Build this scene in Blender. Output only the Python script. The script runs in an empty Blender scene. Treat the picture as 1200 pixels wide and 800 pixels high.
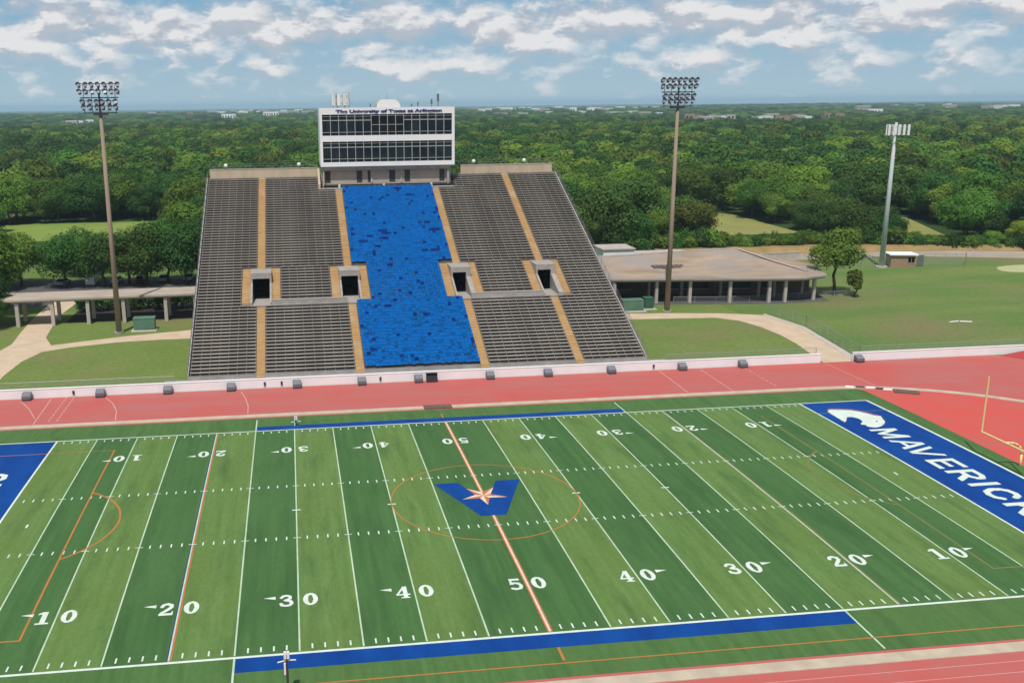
import bpy, bmesh, math, random
from mathutils import Vector, Matrix, noise
random.seed(7)
S = bpy.context.scene
COL = S.collection
R = math.radians
YD = 0.9144
W = 48.77            # field width
rnd = random.random
def U(a, b): return a + (b - a) * rnd()
def ordi(n): return '%d%s' % (n, 'th' if 10 <= n % 100 <= 20 else {1: 'st', 2: 'nd', 3: 'rd'}.get(n % 10, 'th'))

# ------------------------------------------------------------------ materials
def nt(name):
    m = bpy.data.materials.new(name); m.use_nodes = True
    t = m.node_tree; b = t.nodes['Principled BSDF']
    return m, t, b
def N(t, typ, **kw):
    n = t.nodes.new(typ)
    for k, v in kw.items():
        if k.startswith('i_'): n.inputs[int(k[2:])].default_value = v
        else: setattr(n, k, v)
    return n
def mixc(t, fac, a, b):
    n = t.nodes.new('ShaderNodeMix'); n.data_type = 'RGBA'
    for i, v in ((0, fac), (6, a), (7, b)):
        if hasattr(v, 'is_linked'): t.links.new(v, n.inputs[i])
        else: n.inputs[i].default_value = v if i == 0 else (*v, 1)
    return n.outputs[2]
def ramp(t, src, p0, p1):
    n = t.nodes.new('ShaderNodeMapRange'); t.links.new(src, n.inputs[0])
    n.inputs[1].default_value = p0; n.inputs[2].default_value = p1
    return n.outputs[0]
def math_(t, op, a, b=None):
    n = t.nodes.new('ShaderNodeMath'); n.operation = op
    for i, v in ((0, a), (1, b)):
        if v is None: continue
        if hasattr(v, 'is_linked'): t.links.new(v, n.inputs[i])
        else: n.inputs[i].default_value = v
    return n.outputs[0]
def nz(t, scale, stretch=(1, 1, 1), detail=4, rough=.55, seed=0):
    c = N(t, 'ShaderNodeTexCoord'); mp = N(t, 'ShaderNodeMapping')
    mp.inputs['Scale'].default_value = stretch; mp.inputs['Location'].default_value = (seed, seed * .7, 0)
    t.links.new(c.outputs['Object'], mp.inputs[0])
    n = N(t, 'ShaderNodeTexNoise'); n.inputs['Scale'].default_value = scale
    n.inputs['Detail'].default_value = detail; n.inputs['Roughness'].default_value = rough
    t.links.new(mp.outputs[0], n.inputs['Vector'])
    return n.outputs[0]
def pm(name, c1, c2=None, scale=1., stretch=(1, 1, 1), rough=.8, metal=0, lo=.35, hi=.65, detail=5, c3=None, scale3=.1, bump=0, lo3=.5, hi3=.7, spec=.3):
    m, t, b = nt(name)
    b.inputs['Roughness'].default_value = rough; b.inputs['Metallic'].default_value = metal
    b.inputs['Specular IOR Level'].default_value = spec
    if c2 is None: c2 = tuple(x * .85 for x in c1)
    f = nz(t, scale, stretch, detail)
    col = mixc(t, ramp(t, f, lo, hi), c1, c2)
    if c3: col = mixc(t, ramp(t, nz(t, scale3, (1, 1, 1), 4, .6, 31.7), lo3, hi3), col, c3)
    t.links.new(col, b.inputs['Base Color'])
    if bump:
        bp = N(t, 'ShaderNodeBump'); bp.inputs['Strength'].default_value = bump; bp.inputs['Distance'].default_value = .05
        t.links.new(f, bp.inputs['Height']); t.links.new(bp.outputs[0], b.inputs['Normal'])
    return m
M = {}
def lawn_fine(m):
    t = m.node_tree; b = t.nodes['Principled BSDF']; src = b.inputs['Base Color'].links[0].from_socket
    f = nz(t, 1.1, (1, 1.4, 1), 8, .72, 41); g = nz(t, .22, (.35, 2.2, 1), 5, .6, 57)
    col = mixc(t, math_(t, 'MULTIPLY', ramp(t, f, .42, .72), .55), src, (.045, .090, .018))
    col = mixc(t, math_(t, 'MULTIPLY', ramp(t, g, .50, .72), .45), col, (.165, .185, .055))
    t.links.new(col, b.inputs['Base Color'])
def turf_mat():
    m, t, b = nt('turf')
    b.inputs['Roughness'].default_value = .9; b.inputs['Specular IOR Level'].default_value = .2
    c = N(t, 'ShaderNodeTexCoord'); sx = N(t, 'ShaderNodeSeparateXYZ'); t.links.new(c.outputs['Object'], sx.inputs[0])
    ax = math_(t, 'ABSOLUTE', sx.outputs[0])
    # alternating panels of two turf greens, five yards each, inside the sidelines
    k = math_(t, 'MODULO', math_(t, 'DIVIDE', ax, 10 * YD), 1.)
    light = math_(t, 'GREATER_THAN', k, .5)
    ins = math_(t, 'MULTIPLY', math_(t, 'GREATER_THAN', sx.outputs[1], 0.), math_(t, 'LESS_THAN', sx.outputs[1], W))
    ins = math_(t, 'MULTIPLY', ins, math_(t, 'LESS_THAN', ax, 50 * YD))
    light = math_(t, 'MULTIPLY', light, ins)
    st = nz(t, 1.0, (1.6, .05, 1), 5, .6, 3)        # streaks along the rolls
    pt = nz(t, .12, (1, .6, 1), 5, .6, 9)
    fi = nz(t, 3.0, (1, .5, 1), 4, .7, 4)
    dk = mixc(t, ramp(t, st, .32, .68), (.043, .112, .030), (.068, .156, .045))
    lg = mixc(t, ramp(t, st, .32, .68), (.098, .185, .042), (.140, .232, .068))
    dk = mixc(t, math_(t, 'MULTIPLY', ramp(t, pt, .42, .68), .75), dk, (.070, .150, .046))
    lg = mixc(t, math_(t, 'MULTIPLY', ramp(t, pt, .42, .68), .75), lg, (.118, .185, .040))
    col = mixc(t, light, dk, lg)
    col = mixc(t, math_(t, 'MULTIPLY', math_(t, 'SUBTRACT', 1., ins), .28), col, lg)
    s2 = nz(t, 1.0, (.5, .09, 1), 6, .65, 23)
    col = mixc(t, math_(t, 'MULTIPLY', ramp(t, s2, .50, .72), .55), col, (.028, .075, .022))
    col = mixc(t, math_(t, 'MULTIPLY', ramp(t, fi, .4, .8), .35), col, (.03, .085, .025))
    t.links.new(col, b.inputs['Base Color'])
    return m
M['turf'] = turf_mat()
M['track'] = pm('track', (.465, .104, .088), (.42, .130, .112), .25, (.25, 1.6, 1), .85, c3=(.50, .082, .066), scale3=.06)
M['dzone'] = pm('infield_red', (.56, .082, .062), (.50, .10, .08), .2, (1, 1, 1), .85)
M['trackline'] = pm('track_line', (.50, .17, .145), (.46, .125, .105), 1.5)
M['trackwhite'] = pm('track_white', (.60, .36, .32), (.55, .27, .24), 1.5)
M['rampred'] = pm('ramp_red_shade', (.42, .05, .05), (.36, .05, .045), .5)
M['curb'] = pm('curb', (.52, .44, .32), (.43, .35, .26), .6, (1, 1, 1), .9)
M['white'] = pm('field_white', (.66, .72, .64), (.55, .63, .53), 1.3, rough=.9)
M['whiteline'] = pm('line_white', (.50, .62, .44), (.38, .52, .34), .9, rough=.9)
M['blue'] = pm('field_blue', (.002, .040, .205), (.003, .060, .265), .35, (1, .4, 1), .9, spec=.15)
M['orange'] = pm('field_orange', (.50, .16, .035), (.33, .18, .05), .8, rough=.9)
M['orangefaded'] = pm('field_orange_worn', (.22, .17, .05), (.13, .17, .05), .5, rough=.9)
M['star'] = pm('star_orange', (.50, .17, .075), (.42, .14, .06), 2, rough=.9)
M['cream'] = pm('star_cream', (.72, .58, .43), (.66, .50, .36), 2, rough=.9)
M['red'] = pm('line_red', (.55, .12, .07), (.45, .15, .08), 1, rough=.9)
M['redfaded'] = pm('line_red_worn', (.34, .20, .11), (.22, .18, .08), .6, rough=.9)
M['navy'] = pm('line_navy', (.02, .05, .16), (.02, .06, .2), 1, rough=.9)
M['canopy_shade'] = pm('canopy_shade', (.045, .036, .026), (.03, .026, .02), .6, rough=.95)
M['asphalt'] = pm('asphalt', (.11, .105, .10), (.08, .078, .075), .4, rough=.9)
M['lawn'] = pm('lawn', (.130, .198, .036), (.165, .215, .050), .12, (1, 1.3, 1), .95, c3=(.20, .17, .075), scale3=.05, lo3=.50, hi3=.74, detail=8)
M['lawn2'] = pm('outfield', (.092, .180, .034), (.165, .212, .050), .05, (.5, 1.9, 1), .95, c3=(.20, .165, .075), scale3=.03, lo3=.49, hi3=.70, detail=8)
lawn_fine(M['lawn']); lawn_fine(M['lawn2'])
M['path'] = pm('path', (.58, .45, .31), (.50, .38, .26), .4, rough=.9, detail=8)
M['pathconc'] = pm('path_concrete', (.50, .44, .38), (.44, .38, .33), .6, rough=.9)
M['dirt'] = pm('dirt', (.38, .325, .27), (.33, .27, .21), .12, rough=.95, c3=(.31, .24, .15), scale3=.05)
M['bank'] = pm('bank', (.33, .22, .09), (.24, .17, .07), .3, rough=.95)
M['sand'] = pm('sand', (.42, .42, .22), (.36, .38, .18), .3, rough=.95)
M['meadow'] = pm('meadow', (.16, .25, .04), (.21, .26, .055), .06, rough=.95)
M['meadow2'] = pm('meadow_dry', (.26, .25, .075), (.20, .22, .06), .07, rough=.95)
M['conc'] = pm('concrete', (.36, .34, .32), (.28, .265, .25), .8, rough=.9)
M['tread'] = pm('stained_concrete', (.140, .124, .104), (.095, .086, .074), .5, (.5, .3, .3), .9, c3=(.175, .152, .122), scale3=.12)
M['bench'] = pm('weathered_bench', (.44, .39, .325), (.30, .27, .23), .9, (.25, 1, 1), .55, c3=(.52, .47, .40), scale3=.2)
M['bracket'] = pm('bracket', (.29, .265, .23), None, 3, rough=.6)
M['aisle'] = pm('aisle_orange', (.50, .325, .145), (.43, .27, .12), .9, rough=.9, c3=(.52, .37, .21), scale3=.25)
M['beige'] = pm('beige_concrete', (.50, .41, .29), (.42, .34, .245), .6, (1, 1, .3), .9)
M['pale'] = pm('pale_concrete', (.47, .42, .365), (.39, .345, .30), 1., rough=.9)
M['vomconc'] = pm('opening_concrete', (.37, .335, .295), (.30, .27, .24), 1., rough=.9)
M['wallwhite'] = pm('white_wall', (.82, .82, .80), (.77, .77, .75), .5, (1, 1, 2), .85)
M['presswhite'] = pm('press_white', (.80, .79, .77), (.76, .75, .73), .3, rough=.6)
M['presswall'] = pm('press_wall', (.42, .36, .28), (.36, .31, .25), .7, rough=.8)
M['dark'] = pm('dark_metal', (.035, .037, .042), (.05, .05, .055), 2, rough=.5)
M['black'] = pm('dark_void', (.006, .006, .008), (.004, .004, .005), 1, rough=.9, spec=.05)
M['grey'] = pm('galvanised', (.36, .37, .37), (.30, .31, .31), 1.5, rough=.5, metal=.3)
M['midgrey'] = pm('grey_paint', (.16, .16, .165), (.12, .12, .125), 2, rough=.6)
M['boxtop'] = pm('box_top', (.21, .21, .225), (.15, .15, .16), 6, rough=.6)
M['mull'] = pm('mullion', (.38, .39, .38), None, 2, rough=.5)
M['polebrown'] = pm('weathered_pole', (.33, .25, .18), (.25, .19, .14), .6, (2, 2, .12), .75)
M['cellgrey'] = pm('cell_pole', (.48, .51, .51), (.42, .45, .45), .5, rough=.55)
M['antwhite'] = pm('antenna_white', (.74, .76, .73), (.66, .68, .66), 1.5, rough=.5)
M['yellow'] = pm('goal_yellow', (.80, .60, .26), (.76, .55, .22), 1, rough=.45)
M['roof'] = pm('gravel_roof', (.42, .31, .21), (.26, .20, .15), .2, (.6, 1.4, 1), .95, c3=(.31, .27, .235), scale3=.11, lo3=.42, hi3=.62, detail=8)
M['roofgrey'] = pm('canopy_roof', (.44, .37, .29), (.35, .295, .235), .3, rough=.95, detail=8)
M['brownwall'] = pm('brown_block', (.15, .10, .065), (.11, .075, .05), .6, rough=.9)
M['hutbrown'] = pm('hut_brown', (.34, .22, .14), (.29, .19, .12), .7, (1, 1, 4), .9)
M['green'] = pm('green_steel', (.10, .20, .13), (.075, .16, .10), .7, rough=.5)
M['dkgreen'] = pm('green_dark', (.04, .12, .075), (.03, .09, .055), .7, rough=.5)
M['mat'] = pm('brown_mat', (.17, .10, .08), (.13, .08, .065), 2, rough=.95)
M['bark'] = pm('bark', (.10, .075, .05), (.06, .045, .03), 2, (1, 1, .2), .95)
M['tyre'] = pm('tyre', (.02, .02, .02), None, 4, rough=.8)
M['carwhite'] = pm('car_white', (.75, .75, .74), None, 1, rough=.3, spec=.5)
M['carsilver'] = pm('car_silver', (.45, .46, .47), None, 1, rough=.3, spec=.5)
M['carred'] = pm('car_dark_red', (.25, .03, .025), None, 1, rough=.3, spec=.5)
M['darkroof'] = pm('brown_roof', (.22, .12, .08), (.17, .10, .07), .3, rough=.9)
M['textblue'] = pm('sign_blue', (.025, .03, .15), None, 1, rough=.5)
M['lens'] = pm('lamp_lens', (.22, .25, .29), None, 2, rough=.15, spec=.6)
def glass_mat(name, c, r=.08):
    m, t, b = nt(name)
    f = nz(t, .35, (1, 1, 1), 3)
    t.links.new(mixc(t, ramp(t, f, .4, .6), c, tuple(x * 1.6 + .004 for x in c)), b.inputs['Base Color'])
    b.inputs['Roughness'].default_value = r; b.inputs['Specular IOR Level'].default_value = .22
    return m
M['glass'] = glass_mat('tinted_glass', (.010, .016, .022))
M['glassblk'] = glass_mat('open_window', (.004, .005, .006), .5)
def fence_mat():
    m, t, b = nt('chain_link')
    b.inputs['Base Color'].default_value = (.30, .31, .30, 1); b.inputs['Roughness'].default_value = .5
    tr = N(t, 'ShaderNodeBsdfTransparent'); mx = N(t, 'ShaderNodeMixShader')
    mx.inputs[0].default_value = .16
    o = t.nodes['Material Output']
    t.links.new(tr.outputs[0], mx.inputs[1]); t.links.new(b.outputs[0], mx.inputs[2]); t.links.new(mx.outputs[0], o.inputs[0])
    return m
M['chain'] = fence_mat()
def seat_mat(name, c1, c2):
    m, t, b = nt(name)
    oi = N(t, 'ShaderNodeObjectInfo')
    f = nz(t, .9, (1, 1, 1), 3)
    g = N(t, 'ShaderNodeNewGeometry')
    rr = math_(t, 'ADD', math_(t, 'MULTIPLY', oi.outputs['Random'], .5), math_(t, 'MULTIPLY', g.outputs['Random Per Island'], .5))
    col = mixc(t, rr, c1, c2)
    t.links.new(col, b.inputs['Base Color']); b.inputs['Roughness'].default_value = .42
    b.inputs['Specular IOR Level'].default_value = .2
    return m
M['seat'] = seat_mat('blue_plastic', (.001, .115, .38), (.002, .175, .53))
M['seatdark'] = seat_mat('blue_plastic_shadow', (.002, .026, .17), (.003, .055, .29))  # darker blue stands in for shadow at folded or missing seats
def leaf_mat(name, c1, c2, var=.35):
    m, t, b = nt(name)
    oi = N(t, 'ShaderNodeObjectInfo'); g = N(t, 'ShaderNodeNewGeometry')
    col = mixc(t, g.outputs['Random Per Island'], c1, c2)
    hs = N(t, 'ShaderNodeHueSaturation'); t.links.new(col, hs.inputs['Color'])
    t.links.new(math_(t, 'ADD', math_(t, 'MULTIPLY', oi.outputs['Random'], .05), .475), hs.inputs['Hue'])
    rv = math_(t, 'FRACT', math_(t, 'MULTIPLY', oi.outputs['Random'], 7.31))
    t.links.new(math_(t, 'ADD', math_(t, 'MULTIPLY', rv, var * 2), 1 - var), hs.inputs['Value'])
    t.links.new(hs.outputs[0], b.inputs['Base Color']); b.inputs['Roughness'].default_value = .6
    b.inputs['Specular IOR Level'].default_value = .15
    tl = N(t, 'ShaderNodeBsdfTranslucent'); t.links.new(hs.outputs[0], tl.inputs[0])
    mx = N(t, 'ShaderNodeMixShader'); mx.inputs[0].default_value = .28
    t.links.new(b.outputs[0], mx.inputs[1]); t.links.new(tl.outputs[0], mx.inputs[2])
    t.links.new(mx.outputs[0], t.nodes['Material Output'].inputs[0])
    return m
LEAF = [leaf_mat('leaf_dark', (.046, .110, .017), (.058, .130, .021), .4),
        leaf_mat('leaf_mid', (.100, .195, .022), (.112, .213, .027), .4),
        leaf_mat('leaf_olive', (.128, .190, .025), (.142, .206, .030), .4),
        leaf_mat('leaf_lime', (.165, .27, .024), (.205, .32, .036), .2)]

# ------------------------------------------------------------------ mesh builder
class MB:
    def __init__(s): s.v = []; s.f = []; s.m = []; s.mats = []
    def mi(s, mat):
        if mat not in s.mats: s.mats.append(mat)
        return s.mats.index(mat)
    def poly(s, pts, mat):
        b = len(s.v); s.v += [tuple(p) for p in pts]; s.f.append(tuple(range(b, b + len(pts)))); s.m.append(s.mi(mat))
    def box(s, x0, x1, y0, y1, z0, z1, mat, rot=None):
        p = [(x0, y0, z0), (x1, y0, z0), (x1, y1, z0), (x0, y1, z0), (x0, y0, z1), (x1, y0, z1), (x1, y1, z1), (x0, y1, z1)]
        if rot: p = [tuple(rot @ Vector(q)) for q in p]
        b = len(s.v); s.v += p; k = s.mi(mat)
        for f in ((3, 2, 1, 0), (4, 5, 6, 7), (0, 1, 5, 4), (1, 2, 6, 5), (2, 3, 7, 6), (3, 0, 4, 7)):
            s.f.append(tuple(b + i for i in f)); s.m.append(k)
    def cyl(s, p0, p1, r0, r1, mat, n=10, caps=True):
        p0 = Vector(p0); p1 = Vector(p1); d = (p1 - p0).normalized()
        a = d.orthogonal().normalized(); c = d.cross(a); b = len(s.v); k = s.mi(mat)
        for p, r in ((p0, r0), (p1, r1)):
            for i in range(n):
                t = 2 * math.pi * i / n
                s.v.append(tuple(p + a * (r * math.cos(t)) + c * (r * math.sin(t))))
        for i in range(n):
            j = (i + 1) % n; s.f.append((b + i, b + j, b + n + j, b + n + i)); s.m.append(k)
        if caps:
            s.f.append(tuple(b + i for i in range(n))[::-1]); s.m.append(k)
            s.f.append(tuple(b + n + i for i in range(n))); s.m.append(k)
    def tube(s, pts, r, mat, n=8):
        for a, c in zip(pts, pts[1:]): s.cyl(a, c, r, r, mat, n)
    def prism(s, poly, z0, z1, mat, top=None):
        n = len(poly); b = len(s.v); k = s.mi(mat)
        z0f = z0 if callable(z0) else (lambda x, y: z0); z1f = z1 if callable(z1) else (lambda x, y: z1)
        s.v += [(x, y, z0f(x, y)) for x, y in poly] + [(x, y, z1f(x, y)) for x, y in poly]
        s.f.append(tuple(b + n + i for i in range(n))); s.m.append(s.mi(top or mat))
        s.f.append(tuple(b + i for i in range(n))[::-1]); s.m.append(k)
        for i in range(n):
            j = (i + 1) % n; s.f.append((b + i, b + j, b + n + j, b + n + i)); s.m.append(k)
    def mesh(s, name):
        me = bpy.data.meshes.new(name); me.from_pydata(s.v, [], s.f)
        for m in s.mats: me.materials.append(m)
        me.polygons.foreach_set('material_index', s.m); me.update()
        return me
    def build(s, name, parent=None, smooth=False):
        me = s.mesh(name)
        if smooth:
            me.polygons.foreach_set('use_smooth', [True] * len(me.polygons))
        o = bpy.data.objects.new(name, me); COL.objects.link(o)
        if parent: o.parent = parent; o.matrix_parent_inverse = parent.matrix_basis.inverted()
        return o
def tag(o, label=None, cat=None, group=None, kind=None):
    if label: o['label'] = label
    if cat: o['category'] = cat
    if group: o['group'] = group
    if kind: o['kind'] = kind
    return o
def thing(name, label, cat, loc=(0, 0, 0), group=None, rz=0):
    o = bpy.data.objects.new(name, None); COL.objects.link(o); o.location = loc; o.rotation_euler = (0, 0, rz)
    o.empty_display_size = .5
    return tag(o, label, cat, group)
def local(name, mb, parent, smooth=False):       # mesh built in the parent's own frame
    me = mb.mesh(name)
    if smooth: me.polygons.foreach_set('use_smooth', [True] * len(me.polygons))
    o = bpy.data.objects.new(name, me); COL.objects.link(o); o.parent = parent
    return o
def copytree(o, parent=None):
    c = o.copy(); COL.objects.link(c)
    if parent: c.parent = parent
    for ch in o.children: copytree(ch, c)
    return c
def struct(name, mb, parent=None): return tag(mb.build(name, parent), kind=None if parent else 'structure')

# ------------------------------------------------------------------ camera
CAM = Vector((-17.63, -61.95, 37.81)); CF = 1132.14
yaw, pit, rol = .12323, .24100, .01109
cd = bpy.data.cameras.new('camera'); cam = bpy.data.objects.new('camera', cd); COL.objects.link(cam)
Fd = Vector((math.sin(yaw) * math.cos(pit), math.cos(yaw) * math.cos(pit), -math.sin(pit)))
Rt = Vector((math.cos(yaw), -math.sin(yaw), 0)); Dn = Fd.cross(Rt)
R2 = Rt * math.cos(rol) + Dn * math.sin(rol); D2 = -Rt * math.sin(rol) + Dn * math.cos(rol)
mw = Matrix((R2, -D2, -Fd)).transposed().to_4x4(); mw.translation = CAM
cam.matrix_world = mw
cd.sensor_fit = 'HORIZONTAL'; cd.sensor_width = 36; cd.lens = CF / 1200 * 36; cd.shift_x = 116.35 / 1200
cd.clip_start = .5; cd.clip_end = 120000
S.camera = cam
def project(x, y, z):
    d = Vector((x, y, z)) - CAM; w = d.dot(Fd)
    return (483.65 + CF * d.dot(R2) / w, 400 + CF * d.dot(D2) / w, w) if w > 1 else (-9999, -9999, w)

# ------------------------------------------------------------------ ground
def relief(x, y):
    d = math.hypot(x, y)
    h = 0.
    if d > 900:
        k = min(1., (d - 900) / 5000)
        h += k * 16 * (noise.noise(Vector((x / 2600, y / 1700, 3.3))) + .5 * noise.noise(Vector((x / 900, y / 600, 9))))
        h -= (d - 900) ** 2 / (2 * 6.371e6)
    return h
def ground():
    mb = MB(); m, t, b = nt('ground')
    b.inputs['Roughness'].default_value = .95; b.inputs['Specular IOR Level'].default_value = .1
    near = mixc(t, ramp(t, nz(t, .05, detail=8), .35, .65), (.10, .16, .035), (.13, .18, .05))
    farc = mixc(t, ramp(t, nz(t, .012, detail=9, rough=.7), .38, .62), (.022, .048, .014), (.05, .095, .025))
    farc = mixc(t, ramp(t, nz(t, .0016, detail=6, seed=5), .58, .70), farc, (.15, .17, .08))
    c = N(t, 'ShaderNodeTexCoord'); ln = N(t, 'ShaderNodeVectorMath', operation='LENGTH'); t.links.new(c.outputs['Object'], ln.inputs[0])
    col = mixc(t, ramp(t, ln.outputs['Value'], 205, 230), near, farc)
    t.links.new(col, b.inputs['Base Color'])
    rs = [0, 60, 120, 180, 240, 320, 420, 560, 740, 900]
    while rs[-1] < 30000: rs.append(rs[-1] * 1.085)
    n = 240
    k = mb.mi(m)
    mb.v.append((0, 0, -.06))
    for r in rs[1:]:
        for i in range(n):
            a = 2 * math.pi * i / n; x, y = r * math.cos(a), r * math.sin(a)
            mb.v.append((x, y, -.06 + relief(x, y)))
    for i in range(n): mb.f.append((0, 1 + i, 1 + (i + 1) % n)); mb.m.append(k)
    for q in range(len(rs) - 2):
        for i in range(n):
            a = 1 + q * n; j = (i + 1) % n
            mb.f.append((a + i, a + n + i, a + n + j, a + j)); mb.m.append(k)
    struct('ground', mb)
ground()
def sheet(name, poly, z, mat, label=None):
    mb = MB(); mb.poly([(x, y, z) for x, y in poly], mat)
    return struct(name, mb)
# lawns and paths
sheet('lawn', [(-130, 67.9), (-33.6, 67.9), (-33.6, 125), (-75, 125), (-130, 118)], -.03, M['lawn'])
sheet('lawn', [(34.9, 67.9), (63, 67.9), (63, 112), (34.9, 112)], -.03, M['lawn'])
sheet('outfield', [(63.2, 67.9), (210, 67.9), (230, 120), (190, 156), (84, 158), (84, 112), (63.2, 112)], -.03, M['lawn2'])
def ribbon(l, r_):
    return l + r_[::-1]
sheet('path', [(-60.2, 67.9), (-59.9, 74), (-60.2, 80), (-59.7, 88), (-58.0, 93.9), (-54, 96.2), (-46.8, 98.6), (-40, 99.2), (-33.2, 99.2), (-33.2, 105.6),
               (-36, 105.6), (-46, 102.9), (-52.5, 100.3), (-57.6, 98.2), (-59.8, 104), (-60.5, 110.9), (-61.5, 122), (-60.5, 138), (-66, 138), (-65.9, 122), (-65.2, 110),
               (-64.3, 100), (-66, 90), (-69, 80), (-72, 67.9)], -.018, M['path'])
sheet('path', [(34.9, 100.6), (41.2, 100.7), (57.0, 99.3), (60.2, 96.2), (61.6, 91), (62.0, 85), (61.6, 79), (59.6, 67.55), (64.2, 67.55), (66.0, 76), (67.9, 90),
               (66.4, 100), (60, 102.6), (52, 104.2), (42.9, 105.4), (34.9, 105.6)], -.018, M['path'])
sheet('path', [(64.2, 67.6), (65.9, 67.6), (69.0, 90), (67.3, 101), (66.45, 100), (67.95, 90), (66.05, 76)], -.014, M['pathconc'])
sheet('walkway', [(-36.4, 67.9), (37.6, 67.9), (37.6, 73.4), (-36.4, 73.4)], -.012, M['conc'])
sheet('dirt_road', [(74, 157), (110, 157.5), (135, 157), (150, 152), (175, 143), (260, 122), (260, 137), (176, 156.5), (150, 163.5), (120, 167), (74, 168)], -.02, M['dirt'])
sheet('parking_lane', [(-80, 132), (-33, 132), (-33, 160), (-80, 162)], -.026, M['asphalt'])
mb = MB()       # low earth bank behind the dirt road
bp = [(74, 168.4), (120, 167.4), (150, 164), (176, 157), (260, 137.5)]
for (x0, y0), (x1, y1) in zip(bp, bp[1:]):
    mb.poly([(x0, y0, -.04), (x1, y1, -.04), (x1 + .5, y1 + 2.4, 1.1), (x0 + .2, y0 + 2.4, 1.1)], M['bank'])
    mb.poly([(x0 + .2, y0 + 2.4, 1.1), (x1 + .5, y1 + 2.4, 1.1), (x1 + 1, y1 + 9, .9), (x0 + .5, y0 + 9, .9)], M['bank'])
struct('earth_bank', mb)
mb = MB()
mb.poly([(152 + 12 * math.cos(a / 24 * 6.283) * (1 + .06 * math.sin(a)), 135.5 + 5.5 * math.sin(a / 24 * 6.283), -.016) for a in range(24)], M['sand'])
struct('sand_patch', mb)
sheet('meadow', [(-108, 226), (-54, 240), (-50, 275), (-112, 276)], .02, M['meadow'])
sheet('meadow', [(100, 202), (130, 203), (132, 256), (104, 258)], .02, M['meadow2'])
sheet('meadow', [(150, 196), (166, 190), (182, 232), (160, 238)], .02, M['meadow2'])

# ------------------------------------------------------------------ track
mb = MB(); mb.poly([(-150, -60, 0), (86.5, -60, 0), (86.5, 67.5, 0), (-150, 67.5, 0)], M['track'])
mb.poly([(86.5, -60, 0), (150, -60, 0), (150, 60, 0), (90, 66.0, 0), (86.5, 67.5, 0)], M['track'])
track = struct('running_track', mb)
CX, CY, CR = 52., 24.38, 30.75
def oval(r, n=40):
    p = [(-CX + (2 * CX) * i / 30, CY + r) for i in range(31)]
    p += [(CX + r * math.sin(math.pi * i / n), CY + r * math.cos(math.pi * i / n)) for i in range(1, n)]
    p += [(CX - (2 * CX) * i / 30, CY - r) for i in range(31)]
    p += [(-CX - r * math.sin(math.pi * i / n), CY - r * math.cos(math.pi * i / n)) for i in range(1, n)]
    return p
mb = MB(); a = oval(CR - .5); b = oval(CR + .62); n = len(a)
for i in range(n):
    j = (i + 1) % n
    mb.poly([(*a[i], .05), (*a[j], .05), (*b[j], .05), (*b[i], .05)], M['curb'])
    mb.poly([(*b[i], .05), (*b[j], .05), (*b[j], 0), (*b[i], 0)], M['curb'])
    mb.poly([(*a[j], .05), (*a[i], .05), (*a[i], 0), (*a[j], 0)], M['curb'])
struct('track_curb', mb)
mb = MB()
for k in range(1, 10):
    r = CR + .45 + 1.22 * k
    a = oval(r - .03); b = oval(r + .03)
    for i in range(n):
        j = (i + 1) % n
        near = a[i][1] < 0 and a[j][1] < 0
        mb.poly([(*a[i], .004), (*a[j], .004), (*b[j], .004), (*b[i], .004)], M['trackwhite' if near else 'trackline'])
struct('lane_lines', mb, track)
mb = MB()
rz1 = [(57.3, CY + math.sqrt((CR - .5) ** 2 - 5.3 ** 2))] + [p for p in oval(CR - .5, 80) if p[0] > 57.3 and p[0] > CX]
rz1 += [(57.3, CY - math.sqrt((CR - .5) ** 2 - 5.3 ** 2))]
mb.poly([(x, y, .004) for x, y in rz1], M['dzone']); mb.poly([(-x, y, .004) for x, y in rz1[::-1]], M['dzone'])
struct('infield_surface', mb, track)
mb = MB()
def seg(mb, p, q, w, z, mat):
    d = Vector((q[0] - p[0], q[1] - p[1])).normalized() * w / 2
    mb.poly([(p[0] - d.y, p[1] + d.x, z), (q[0] - d.y, q[1] + d.x, z), (q[0] + d.y, q[1] - d.x, z), (p[0] + d.y, p[1] - d.x, z)], mat)
for p, q in (((34.17, 67), (33.97, 56)), ((40.31, 67), (40.16, 56)), ((59.6, 67), (60.1, 55.4)), ((-50.5, 67), (-50.2, 56))):
    seg(mb, p, q, .12, .007, M['trackwhite'])
for k in range(9):
    y = 57 + 1.22 * k
    for x in (46.9, -48.6, -47.6): seg(mb, (x, y), (x, y + .8), .14, .007, M['trackwhite'])
for pts in ([(-43.3, 66.3), (-41.9, 63.5), (-40.9, 60.2), (-40.4, 56.3)], [(-25.4, 66.2), (-24.7, 63.2), (-24.2, 59.8), (-24.1, 56.4)], [(-54.3, 66.5), (-52.2, 62.5), (-50.6, 58.5)]):
    for p, q in zip(pts, pts[1:]): seg(mb, p, q, .12, .007, M['trackwhite'])
struct('start_lines', mb, track)
mb = MB()      # red ramp rising at the far right corner, its shade put into darker red
mb.poly([(87.5, 67.0, .01), (91.5, 61.5, .01), (99, 63.5, 1.0), (96, 67.45, 1.0)], M['rampred'])
mb.poly([(91.5, 61.5, .01), (99, 63.5, .01), (99, 63.5, 1.0)], M['rampred'])
mb.poly([(99, 63.5, 1.), (99, 63.5, 0), (96, 67.45, 0), (96, 67.45, 1.)], M['rampred'])
struct('ramp', mb)

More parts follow.
